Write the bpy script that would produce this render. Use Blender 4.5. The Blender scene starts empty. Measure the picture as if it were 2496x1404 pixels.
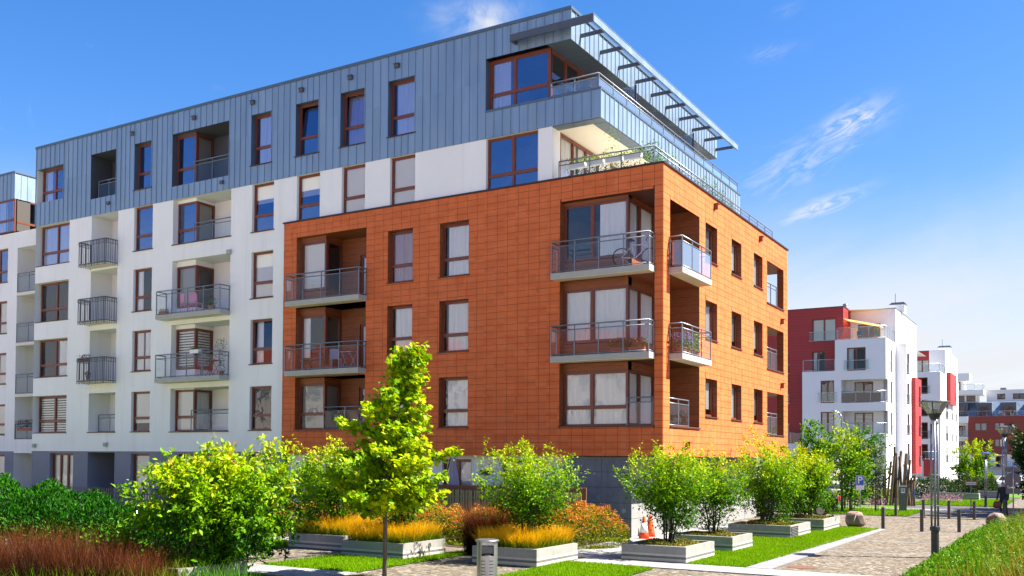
import bpy, math, random
import numpy as np
from mathutils import Vector, Matrix
random.seed(7); RNG = np.random.default_rng(7)
sc = bpy.context.scene
COL = sc.collection
R = math.radians

# ------------------------------------------------------------------ camera
cam = bpy.data.cameras.new('camera'); cam_o = bpy.data.objects.new('camera', cam); COL.objects.link(cam_o)
cam.sensor_width = 36.0; cam.lens = 33.70; cam.shift_y = 0.14095; cam.clip_start = 0.5; cam.clip_end = 2500
yaw, pitch, roll = R(-30.839), R(1.475), R(0.354)
_f = Vector((math.sin(yaw)*math.cos(pitch), math.cos(yaw)*math.cos(pitch), math.sin(pitch)))
_r = Vector((math.cos(yaw), -math.sin(yaw), 0)); _u = _r.cross(_f)
_R = _r*math.cos(roll) + _u*math.sin(roll); _U = -_r*math.sin(roll) + _u*math.cos(roll)
cam_o.matrix_world = Matrix(((_R.x, _U.x, -_f.x, 12.533), (_R.y, _U.y, -_f.y, -31.198), (_R.z, _U.z, -_f.z, 2.847), (0, 0, 0, 1)))
sc.camera = cam_o
cy = sc.cycles; cy.max_bounces = 6; cy.diffuse_bounces = 3; cy.glossy_bounces = 3; cy.transmission_bounces = 4; cy.transparent_max_bounces = 10; cy.caustics_reflective = False; cy.caustics_refractive = False
cy.use_denoising = True
sc.render.resolution_x, sc.render.resolution_y = 1024, 576

# ------------------------------------------------------------------ sun, sky, exposure
SUN = Vector((1.0, 0.42, 1.37)).normalized()
elev = math.asin(SUN.z)
sun = bpy.data.lights.new('sun', 'SUN'); sun.energy = 5.0; sun.angle = R(0.53); sun.color = (1.0, 0.92, 0.80)
sun_o = bpy.data.objects.new('sun', sun); COL.objects.link(sun_o)
sun_o.rotation_euler = SUN.to_track_quat('Z', 'Y').to_euler(); sun_o.location = SUN*80
world = bpy.data.worlds.new('World'); sc.world = world; world.use_nodes = True
vs = sc.view_settings; vs.view_transform = 'Standard'; vs.look = 'None'; vs.gamma = 1; vs.use_curve_mapping = False
vs.exposure = 1.93

class NT:
    """tiny node helper"""
    def __init__(s, tree): s.t = tree; s.n = tree.nodes; s.l = tree.links
    def node(s, typ, **kw):
        nd = s.n.new(typ)
        for k, v in kw.items():
            if k == 'inp':
                for i, x in v.items():
                    if isinstance(x, bpy.types.NodeSocket): s.l.new(x, nd.inputs[i])
                    else: nd.inputs[i].default_value = x
            else: setattr(nd, k, v)
        return nd
    def math(s, op, a, b=None, c=None, clamp=False):
        nd = s.n.new('ShaderNodeMath'); nd.operation = op; nd.use_clamp = clamp
        for i, x in enumerate((a, b, c)):
            if x is None: continue
            if isinstance(x, bpy.types.NodeSocket): s.l.new(x, nd.inputs[i])
            else: nd.inputs[i].default_value = x
        return nd.outputs[0]
    def vmath(s, op, a, b=None):
        nd = s.n.new('ShaderNodeVectorMath'); nd.operation = op
        for i, x in enumerate((a, b)):
            if x is None: continue
            if isinstance(x, bpy.types.NodeSocket): s.l.new(x, nd.inputs[i])
            else: nd.inputs[i].default_value = x
        return nd.outputs['Value'] if op in ('DOT_PRODUCT', 'LENGTH') else nd.outputs[0]
    def noise(s, vec, scale, detail=3, rough=.55, dist=0.0):
        nd = s.n.new('ShaderNodeTexNoise'); nd.inputs['Scale'].default_value = scale
        nd.inputs['Detail'].default_value = detail; nd.inputs['Roughness'].default_value = rough; nd.inputs['Distortion'].default_value = dist
        if vec is not None: s.l.new(vec, nd.inputs['Vector'])
        return nd.outputs['Fac']
    def ramp(s, fac, stops):
        nd = s.n.new('ShaderNodeValToRGB'); s.l.new(fac, nd.inputs[0]); e = nd.color_ramp.elements
        while len(e) < len(stops): e.new(0.5)
        for el, (p, c) in zip(e, stops): el.position = p; el.color = (*c, 1) if len(c) == 3 else c
        return nd.outputs[0]
    def mix(s, fac, a, b, typ='MIX'):
        nd = s.n.new('ShaderNodeMix'); nd.data_type = 'RGBA'; nd.blend_type = typ
        for i, x in ((0, fac), (6, a), (7, b)):
            if isinstance(x, bpy.types.NodeSocket): s.l.new(x, nd.inputs[i])
            elif i == 0: nd.inputs[0].default_value = x
            else: nd.inputs[i].default_value = (*x, 1)
        return nd.outputs[2]
    def maprange(s, v, a, b, c=0., d=1., smooth=False):
        nd = s.n.new('ShaderNodeMapRange'); s.l.new(v, nd.inputs[0])
        for i, x in enumerate((a, b, c, d)): nd.inputs[i+1].default_value = x
        if smooth: nd.interpolation_type = 'SMOOTHSTEP'
        return nd.outputs[0]

# sky: Nishita + procedural cirrus (world direction space, all round)
t = NT(world.node_tree); t.n.clear()
sky = t.node('ShaderNodeTexSky', sky_type='NISHITA', sun_disc=False, sun_elevation=elev,
             sun_rotation=math.atan2(SUN.x, SUN.y), altitude=0, air_density=1.0, dust_density=0.55, ozone_density=3.2)
SKY_ROT = math.atan2(SUN.x, SUN.y)
hsv = t.node('ShaderNodeHueSaturation', inp={'Saturation': 1.36, 'Value': 1.0, 'Color': sky.outputs[0]})
tc = t.node('ShaderNodeTexCoord').outputs['Generated']
sep = t.node('ShaderNodeSeparateXYZ', inp={0: tc})
zz = t.math('MAXIMUM', t.math('ADD', sep.outputs[2], 0.12), 0.03)
pl = t.node('ShaderNodeCombineXYZ', inp={0: t.math('DIVIDE', sep.outputs[0], zz), 1: t.math('DIVIDE', sep.outputs[1], zz), 2: 0.0}).outputs[0]
def px_dir(x, y):
    return (_f*2336.6 + _R*(x-1248) - _U*(y-1053.8)).normalized()
rot = t.node('ShaderNodeVectorRotate', rotation_type='Z_AXIS', inp={'Vector': pl, 'Angle': R(38)}).outputs[0]
stre = t.vmath('MULTIPLY', rot, (0.9, 4.2, 1.0))
fib = t.noise(stre, 2.1, 5, .66, 1.1)
puf = t.noise(tc, 13.0, 6, .62, .5)
wide = t.noise(pl, 0.55, 3, .5, .3)
cl = t.math('MULTIPLY', t.maprange(fib, .60, .80, 0, 1, True), t.maprange(wide, .50, .66, 0, .45, True))
wob = t.math('MULTIPLY', t.math('SUBTRACT', t.noise(tc, 9.0, 3), .5), 2.2)
def patch(x0, y0, x1, y1, width, amount, tex, lo, hi):
    """a cloud bank lying along one stretch of the sky"""
    global cl
    a, b = px_dir(x0, y0), px_dir(x1, y1); c = ((a+b)/2).normalized()
    e1 = (b-a); half = e1.length/2; e1.normalize(); e2 = c.cross(e1).normalized()
    u = t.math('DIVIDE', t.vmath('DOT_PRODUCT', tc, tuple(e1)), half)
    uc = c.dot(e1)/half
    u = t.math('SUBTRACT', u, uc)
    v = t.math('DIVIDE', t.vmath('DOT_PRODUCT', tc, tuple(e2)), width/2336.6)
    v = t.math('ADD', v, wob)
    r2 = t.math('ADD', t.math('MULTIPLY', u, u), t.math('MULTIPLY', v, v))
    m = t.math('POWER', 2.718, t.math('MULTIPLY', r2, -1.6))
    m = t.math('MULTIPLY', m, t.math('GREATER_THAN', t.vmath('DOT_PRODUCT', tc, tuple(c)), 0.0))
    k = t.math('MULTIPLY', t.math('MULTIPLY', m, amount), t.maprange(tex, lo, hi, 0, 1, True))
    cl = t.math('MAXIMUM', cl, k)
def fibers(x0, y0, x1, y1, sx=26, sy=95):
    a, b = px_dir(x0, y0), px_dir(x1, y1); e1 = (b-a).normalized(); c = ((a+b)/2).normalized(); e2 = c.cross(e1)
    q = t.node('ShaderNodeCombineXYZ', inp={0: t.math('MULTIPLY', t.vmath('DOT_PRODUCT', tc, tuple(e1)), sx),
              1: t.math('MULTIPLY', t.vmath('DOT_PRODUCT', tc, tuple(e2)), sy), 2: 0.0}).outputs[0]
    return t.noise(q, 1.0, 6, .66, .9)
patch(1040, 50, 1280, 20, 46, .80, puf, .38, .66)
patch(1150, 40, 1240, 60, 30, .9, puf, .36, .62)
f1 = fibers(1830, 420, 2170, 230)
patch(1990, 345, 2165, 250, 34, 1.0, f1, .32, .62)
patch(1790, 480, 2100, 300, 52, .5, f1, .36, .70)
f2 = fibers(1860, 560, 2130, 450)
patch(1880, 545, 2115, 455, 24, .95, f2, .30, .62)
patch(2010, 370, 2110, 345, 16, .5, f2, .36, .70)
patch(1820, 135, 1950, 110, 18, .30, f1, .35, .72)
patch(1880, 30, 1960, 10, 16, .2, f1, .35, .72)
patch(1650, 860, 2800, 800, 88, 1.0, t.noise(stre, .9, 5, .6, .5), .26, .50)
hz = t.maprange(t.math('ADD', sep.outputs[2], t.math('MULTIPLY', t.math('SUBTRACT', t.noise(tc, 5.0, 5, .6, .4), .5), .10)), .10, .285, 1.0, 0.0, True)
cl = t.math('MAXIMUM', cl, t.math('MULTIPLY', t.math('MULTIPLY', t.math('POWER', hz, 1.0), .97), t.maprange(t.noise(stre, .55, 4, .55, .4), .25, .62, .72, 1, True)))
grade = t.mix(1.0, hsv.outputs[0], (1.10, .83, .90), 'MULTIPLY')
csky = t.mix(cl, grade, (3.35, 3.45, 3.6))
bg = t.node('ShaderNodeBackground', inp={'Color': csky, 'Strength': 0.068})
wo = t.node('ShaderNodeOutputWorld', inp={0: bg.outputs[0]})

# ------------------------------------------------------------------ mesh and object helpers
class MB:
    def __init__(s): s.v = []; s.f = []
    def add(s, vs_, fs):
        b = len(s.v); s.v += [tuple(p) for p in vs_]; s.f += [tuple(i+b for i in f) for f in fs]; return s
    def box(s, x0, x1, y0, y1, z0, z1, T=None):
        c = [(x0,y0,z0),(x1,y0,z0),(x1,y1,z0),(x0,y1,z0),(x0,y0,z1),(x1,y0,z1),(x1,y1,z1),(x0,y1,z1)]
        if T: c = [T(*p) for p in c]
        return s.add(c, [(3,2,1,0),(4,5,6,7),(0,1,5,4),(1,2,6,5),(2,3,7,6),(3,0,4,7)])
    def tub(s, p0, p1, r0, r1=None, n=8, cap=True):
        r1 = r0 if r1 is None else r1
        p0, p1 = Vector(p0), Vector(p1); d = (p1-p0).normalized()
        a = d.orthogonal().normalized(); b = d.cross(a)
        ring = lambda c, r: [c + (a*math.cos(2*math.pi*i/n) + b*math.sin(2*math.pi*i/n))*r for i in range(n)]
        fs = [(i, (i+1) % n, n+(i+1) % n, n+i) for i in range(n)]
        if cap: fs += [tuple(range(n-1, -1, -1)), tuple(range(n, 2*n))]
        return s.add(ring(p0, r0)+ring(p1, r1), fs)
    def path(s, pts, r, n=6):
        rs = r if isinstance(r, (list, tuple)) else [r]*len(pts)
        pts = [Vector(p) for p in pts]; rings = []; prev = None
        for i, p in enumerate(pts):
            d = (pts[min(i+1, len(pts)-1)]-pts[max(i-1, 0)]).normalized()
            a = d.orthogonal().normalized() if prev is None else (prev-d*prev.dot(d)).normalized()
            prev = a; b = d.cross(a)
            rings.append([p+(a*math.cos(2*math.pi*k/n)+b*math.sin(2*math.pi*k/n))*rs[i] for k in range(n)])
        vs_ = [q for r_ in rings for q in r_]; fs = []
        for i in range(len(pts)-1):
            for k in range(n): fs.append((i*n+k, i*n+(k+1) % n, (i+1)*n+(k+1) % n, (i+1)*n+k))
        fs += [tuple(range(n-1, -1, -1)), tuple(range((len(pts)-1)*n, len(pts)*n))]
        return s.add(vs_, fs)
    def lathe(s, prof, c=(0, 0, 0), n=20, ry=1.0):
        vs_ = []; m = len(prof)
        for r, z in prof:
            for k in range(n):
                a = 2*math.pi*k/n; vs_.append((c[0]+r*math.cos(a), c[1]+r*math.sin(a)*ry, c[2]+z))
        fs = [(i*n+k, i*n+(k+1) % n, (i+1)*n+(k+1) % n, (i+1)*n+k) for i in range(m-1) for k in range(n)]
        fs += [tuple(range(n-1, -1, -1)), tuple(range((m-1)*n, m*n))]
        return s.add(vs_, fs)
    def quad(s, a, b, c, d): return s.add([a, b, c, d], [(0, 1, 2, 3)])
    def obj(s, name, mat, parent=None, smooth=False, **props):
        me = bpy.data.meshes.new(name); me.from_pydata(s.v, [], s.f)
        if smooth: me.polygons.foreach_set('use_smooth', [True]*len(me.polygons))
        me.materials.append(mat); me.update()
        return link(name, me, parent, **props)
def link(name, data, parent=None, **props):
    o = bpy.data.objects.new(name, data); COL.objects.link(o)
    if parent is not None: o.parent = parent
    for k, v in props.items():
        if v is not None: o[k] = v
    return o
def thing(name, label, cat, loc=(0, 0, 0), group=None, rz=0):
    o = link(name, None, None, label=label, category=cat, group=group)
    o.location = loc; o.rotation_euler = (0, 0, rz); o.empty_display_size = .2
    return o
def copy_tree(o, parent=None):
    c = o.copy(); COL.objects.link(c); c.parent = parent
    for ch in list(o.children): copy_tree(ch, c)
    return c
def npmesh(name, V, F, mat, parent=None, tint=None, smooth=False, **props):
    """V (n,3), F (m,k) numpy; tint per vertex"""
    me = bpy.data.meshes.new(name); n, (m, k) = len(V), F.shape
    me.vertices.add(n); me.vertices.foreach_set('co', V.astype(np.float32).ravel())
    me.loops.add(m*k); me.loops.foreach_set('vertex_index', F.astype(np.int32).ravel())
    me.polygons.add(m); me.polygons.foreach_set('loop_start', np.arange(0, m*k, k, dtype=np.int32))
    me.polygons.foreach_set('loop_total', np.full(m, k, dtype=np.int32))
    if smooth: me.polygons.foreach_set('use_smooth', np.ones(m, dtype=bool))
    if tint is not None:
        at = me.attributes.new('tint', 'FLOAT', 'POINT'); at.data.foreach_set('value', tint.astype(np.float32))
    me.materials.append(mat); me.update(); me.validate()
    return link(name, me, parent, **props)

class Fr:
    """facade frame: 'A' faces -Y (u = x), 'B' faces +X (u = y); o = distance outwards"""
    def __init__(s, k, off): s.k = k; s.off = off
    def p(s, u, o, z): return (u, s.off-o, z) if s.k == 'A' else (s.off+o, u, z)
    def box(s, mb, u0, u1, o0, o1, z0, z1):
        if s.k == 'A': mb.box(u0, u1, s.off-o1, s.off-o0, z0, z1)
        else: mb.box(s.off+o0, s.off+o1, u0, u1, z0, z1)
        return mb
    def quad(s, mb, u0, u1, o, z0, z1):
        mb.quad(s.p(u0, o, z0), s.p(u1, o, z0), s.p(u1, o, z1), s.p(u0, o, z1)); return mb
    def reveal(s, mb, u0, u1, z0, z1, dep, back=False):
        P = s.p
        mb.quad(P(u0,0,z0), P(u0,0,z1), P(u0,-dep,z1), P(u0,-dep,z0)); mb.quad(P(u1,0,z0), P(u1,-dep,z0), P(u1,-dep,z1), P(u1,0,z1))
        mb.quad(P(u0,0,z1), P(u1,0,z1), P(u1,-dep,z1), P(u0,-dep,z1)); mb.quad(P(u0,0,z0), P(u0,-dep,z0), P(u1,-dep,z0), P(u1,0,z0))
        if back: s.quad(mb, u0, u1, -dep, z0, z1)
        return mb
    def holes(s, mb, u0, u1, z0, z1, hs, dep=.2):
        """wall sheet with rectangular openings and their reveals"""
        us = sorted({u0, u1, *[min(max(h[i], u0), u1) for h in hs for i in (0, 1)]}); zs = sorted({z0, z1, *[min(max(h[i], z0), z1) for h in hs for i in (2, 3)]})
        for a, b in zip(us, us[1:]):
            for c, d in zip(zs, zs[1:]):
                m, n = (a+b)/2, (c+d)/2
                if any(h[0] < m < h[1] and h[2] < n < h[3] for h in hs): continue
                s.quad(mb, a, b, 0, c, d)
        for h in hs:
            if dep and h[1] > u0 and h[0] < u1 and (len(h) < 5 or h[4] > 0): s.reveal(mb, h[0], h[1], h[2], h[3], h[4] if len(h) > 4 else dep)
        return mb

# ------------------------------------------------------------------ materials
def bs(m): return m.node_tree.nodes['Principled BSDF']
def mat(name, col, rough=.7, metal=0., spec=.4, var=0., scale=4., bump=0., bscale=40., col2=None, bdist=.01, coord='Object', detail=4):
    m = bpy.data.materials.new(name); m.use_nodes = True; t = NT(m.node_tree); b = t.n['Principled BSDF']
    b.inputs['Roughness'].default_value = rough; b.inputs['Metallic'].default_value = metal; b.inputs['Specular IOR Level'].default_value = spec
    co = t.node('ShaderNodeNewGeometry').outputs['Position'] if coord == 'World' else t.node('ShaderNodeTexCoord').outputs[coord]
    if var or col2:
        c2 = col2 or tuple(max(0, c*(1-var)) for c in col)
        nz = t.noise(co, scale, detail, .6)
        t.l.new(t.ramp(nz, [(.3, c2), (.7, col)]), b.inputs['Base Color'])
    else: b.inputs['Base Color'].default_value = (*col, 1)
    if bump:
        bp = t.node('ShaderNodeBump', inp={'Strength': bump, 'Distance': bdist, 'Height': t.noise(co, bscale, 5, .6)})
        t.l.new(bp.outputs[0], b.inputs['Normal'])
    m['b'] = 1
    return m

M = {}
M['white'] = mat('white_render', (.80, .795, .78), .85, spec=.2, var=.055, scale=.7, bump=.25, bscale=90, coord='World')
def streaks(m, base, tint, lo=.52, hi=.78, amt=.5):
    t = NT(m.node_tree); b = bs(m); pos = t.node('ShaderNodeNewGeometry').outputs['Position']
    st = t.noise(t.vmath('MULTIPLY', pos, (2.2, 2.2, .16)), 1.3, 5, .6); pt = t.noise(pos, .45, 4, .6)
    c = t.ramp(pt, [(.3, tuple(x*.93 for x in base)), (.7, base)]); c = t.mix(t.maprange(st, lo, hi, 0, amt), c, tint); t.l.new(c, b.inputs['Base Color'])
streaks(M['white'], (.83, .815, .785), (.66, .645, .60))
M['grey_render'] = mat('grey_violet_render', (.235, .235, .285), .85, spec=.2, var=.12, scale=.8, bump=.2, bscale=90, coord='World')
M['soffit'] = mat('cream_soffit', (.70, .655, .56), .85, spec=.2, var=.05, scale=1.5, coord='World')
M['dark_back'] = mat('dark_joint', (.035, .022, .016), .9)
M['coping'] = mat('dark_coping', (.05, .032, .028), .45, metal=.3)
M['frame'] = mat('red_brown_frame', (.185, .047, .025), .38, spec=.5, var=.2, scale=6)
M['sill'] = mat('brown_sill', (.075, .032, .024), .4, metal=.2)
M['rail'] = mat('grey_steel_rail', (.20, .225, .26), .38, metal=.55, var=.1, scale=9)
M['steel'] = mat('galvanised_steel', (.42, .43, .45), .32, metal=.9, var=.15, scale=8)
M['dark_steel'] = mat('dark_steel', (.05, .053, .06), .4, metal=.5, var=.2, scale=8)
M['slab'] = mat('concrete_slab_edge', (.40, .39, .355), .85, var=.12, scale=3)
M['roof'] = mat('roof_membrane', (.2, .2, .2), .9, var=.2, scale=2)
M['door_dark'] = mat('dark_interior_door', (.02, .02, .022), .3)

# terracotta with per-tile tone
def tile_mat():
    m = mat('terracotta_tile', (.5, .13, .045), .66, spec=.16); t = NT(m.node_tree); b = bs(m)
    pos = t.node('ShaderNodeNewGeometry').outputs['Position']
    cell = t.node('ShaderNodeTexWhiteNoise', noise_dimensions='3D', inp={0: t.vmath('FLOOR', t.vmath('MULTIPLY', pos, (2.162, 2.162, 4.0)))}).outputs[0]
    nz = t.noise(pos, 1.3, 4, .6); st = t.noise(t.vmath('MULTIPLY', pos, (1.2, 1.2, .12)), 1.5, 3)
    c = t.ramp(t.math('ADD', t.math('MULTIPLY', cell, .45), t.math('MULTIPLY', nz, .55)), [(.2, (.54, .118, .034)), (.8, (.655, .160, .051))])
    c = t.mix(t.maprange(st, .55, .8, 0, .3), c, (.52, .22, .11))
    t.l.new(c, b.inputs['Base Color'])
    bp = t.node('ShaderNodeBump', inp={'Strength': .2, 'Distance': .01, 'Height': t.noise(pos, 60, 4)}); t.l.new(bp.outputs[0], b.inputs['Normal'])
    return m
M['tile'] = tile_mat()
def zinc_mat(name, base, v=.12):
    m = mat(name, base, .40, metal=.5, spec=.5); t = NT(m.node_tree); b = bs(m)
    pos = t.node('ShaderNodeNewGeometry').outputs['Position']
    cell = t.node('ShaderNodeTexWhiteNoise', noise_dimensions='3D', inp={0: t.vmath('FLOOR', t.vmath('MULTIPLY', pos, (2.6, 2.6, .4)))}).outputs[0]
    nz = t.noise(t.vmath('MULTIPLY', pos, (1., 1., .35)), 1.6, 5, .6)
    fac = t.math('ADD', t.math('MULTIPLY', cell, .35), t.math('MULTIPLY', nz, .65))
    t.l.new(t.ramp(fac, [(.2, tuple(c*(1-v) for c in base)), (.8, tuple(c*(1+v) for c in base))]), b.inputs['Base Color'])
    bp = t.node('ShaderNodeBump', inp={'Strength': .12, 'Distance': .03, 'Height': t.noise(pos, 3.5, 3)}); t.l.new(bp.outputs[0], b.inputs['Normal'])
    t.l.new(t.maprange(nz, .3, .7, .36, .5), b.inputs['Roughness'])
    return m
M['zinc'] = zinc_mat('zinc_sheet', (.235, .32, .405))
M['zinc_trim'] = mat('zinc_trim', (.10, .145, .19), .4, metal=.4)
M['zinc_dark'] = mat('dark_grey_beam', (.095, .105, .125), .45, metal=.3, var=.1, scale=3)
def wood_mat(name, c1, c2, sc=(1., 1., 14.), rough=.5, plank=.0):
    m = mat(name, c1, rough, spec=.4); t = NT(m.node_tree); b = bs(m)
    pos = t.node('ShaderNodeNewGeometry').outputs['Position']
    g = t.noise(t.vmath('MULTIPLY', pos, sc), 2.2, 6, .65, .6)
    c = t.ramp(g, [(.3, c2), (.7, c1)])
    if plank:
        z = t.node('ShaderNodeSeparateXYZ', inp={0: pos}).outputs[2]
        fr = t.math('FRACT', t.math('DIVIDE', z, plank)); seam = t.math('LESS_THAN', fr, .04)
        cell = t.node('ShaderNodeTexWhiteNoise', noise_dimensions='1D', inp={1: t.math('FLOOR', t.math('DIVIDE', z, plank))}).outputs[0]
        c = t.mix(t.math('MULTIPLY', cell, .3), c, c2); c = t.mix(t.math('MULTIPLY', seam, .8), c, (.03, .012, .006))
    t.l.new(c, b.inputs['Base Color'])
    return m
M['wood'] = wood_mat('stained_wood_cladding', (.31, .10, .03), (.16, .044, .014), plank=.30)
M['wood_trim'] = wood_mat('wood_trim', (.25, .08, .028), (.13, .037, .014))
# concrete
def concrete(name, base, v=.2, spots=True):
    m = mat(name, base, .8, spec=.3); t = NT(m.node_tree); b = bs(m)
    pos = t.node('ShaderNodeNewGeometry').outputs['Position']
    n1 = t.noise(pos, 1.1, 6, .65); n2 = t.noise(pos, 9, 5, .6)
    f = t.math('ADD', t.math('MULTIPLY', n1, .7), t.math('MULTIPLY', n2, .3))
    c = t.ramp(f, [(.3, tuple(x*(1-v) for x in base)), (.7, tuple(x*(1+v) for x in base))])
    if spots:
        vo = t.node('ShaderNodeTexVoronoi', feature='F1', inp={'Vector': pos, 'Scale': 1.5}).outputs['Distance']
        w = t.math('ADD', vo, t.math('MULTIPLY', t.math('SUBTRACT', n2, .5), .12))
        ring = t.math('MULTIPLY', t.math('LESS_THAN', w, .15), t.math('GREATER_THAN', w, .045))
        c = t.mix(t.math('MULTIPLY', ring, .55), c, tuple(min(1, x*2.4) for x in base))
        c = t.mix(t.math('MULTIPLY', t.math('LESS_THAN', w, .04), .8), c, tuple(x*.3 for x in base))
    st = t.noise(t.vmath('MULTIPLY', pos, (5, 5, .35)), 1.4, 4); c = t.mix(t.maprange(st, .52, .75, 0, .35), c, tuple(x*.6 for x in base))
    t.l.new(c, b.inputs['Base Color'])
    bp = t.node('ShaderNodeBump', inp={'Strength': .35, 'Distance': .01, 'Height': n2}); t.l.new(bp.outputs[0], b.inputs['Normal'])
    return m
M['conc_dark'] = concrete('dark_cast_concrete', (.15, .165, .19), .30)
M['conc_light'] = concrete('pale_cast_concrete', (.245, .245, .245), .18, False)
M['conc_planter'] = concrete('planter_concrete', (.25, .245, .228), .18, False)
M['band_light'] = mat('pale_stone_band', (.42, .40, .34), .8, var=.1, scale=6)
M['band_dark'] = mat('grey_stone_band', (.13, .13, .13), .8, var=.15, scale=6)
# glass
def glass(name, tint=(.92, .95, .96), base=.22, rough=.0, opac=0., ocol=(.5, .6, .65), gc=(.95, .97, 1), fk=1.0):
    m = bpy.data.materials.new(name); m.use_nodes = True; t = NT(m.node_tree); t.n.clear()
    tr = t.node('ShaderNodeBsdfTransparent', inp={0: (*tint, 1)})
    gl = t.node('ShaderNodeBsdfGlossy', inp={0: (*gc, 1), 'Roughness': rough})
    fr = t.node('ShaderNodeFresnel', inp={0: 1.5}).outputs[0]
    nrm = t.node('ShaderNodeBump', inp={'Strength': .035, 'Distance': .3, 'Height': t.noise(t.node('ShaderNodeNewGeometry').outputs['Position'], .9, 2)})
    t.l.new(nrm.outputs[0], gl.inputs['Normal'])
    fac = t.math('ADD', t.math('MULTIPLY', fr, (1-base)*fk), base)
    mx = t.node('ShaderNodeMixShader', inp={0: fac, 1: tr.outputs[0], 2: gl.outputs[0]}).outputs[0]
    if opac:
        df = t.node('ShaderNodeBsdfDiffuse', inp={0: (*ocol, 1)})
        mx = t.node('ShaderNodeMixShader', inp={0: opac, 1: mx, 2: df.outputs[0]}).outputs[0]
    t.node('ShaderNodeOutputMaterial', inp={0: mx}); return m
M['pane'] = glass('window_glass', (.985, .99, .99), base=.055, fk=.8)
M['pane_up'] = glass('blue_reflection_window_glass', (.80, .86, .95), base=.27, gc=(.55, .68, .98))  # deep blue sky reflection tinted into the glass of the upper panes
M['pane_far'] = glass('far_window_glass', base=.06)
M['rail_glass'] = glass('balcony_glass', (.92, .95, .96), base=.015, opac=.015, fk=.45)
M['rail_glass_blue'] = glass('frosted_balcony_glass', (.75, .86, .95), base=.12, opac=.25, ocol=(.32, .46, .66))
M['rail_glass_far'] = glass('far_balcony_glass', (.84, .91, .93), base=.03, opac=.03, fk=.5)
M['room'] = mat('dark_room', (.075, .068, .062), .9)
M['room_warm'] = mat('lit_room', (.22, .17, .12), .9)
def cloth(name, col, tr=.35):
    m = bpy.data.materials.new(name); m.use_nodes = True; t = NT(m.node_tree); t.n.clear()
    d = t.node('ShaderNodeBsdfDiffuse', inp={0: (*col, 1)}); q = t.node('ShaderNodeBsdfTranslucent', inp={0: (*col, 1)})
    mx = t.node('ShaderNodeMixShader', inp={0: tr, 1: d.outputs[0], 2: q.outputs[0]})
    t.node('ShaderNodeOutputMaterial', inp={0: mx.outputs[0]}); return m
M['curtain'] = cloth('white_net_curtain', (.95, .95, .97), .06)
M['curtain_pink'] = cloth('pale_pink_curtain', (.62, .45, .50), .2)
M['blind'] = cloth('cream_blind', (.93, .90, .83), .06)
M['blind_grey'] = cloth('grey_blind', (.42, .41, .40), .2)
M['orange'] = cloth('orange_curtain', (.85, .25, .02))
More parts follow.
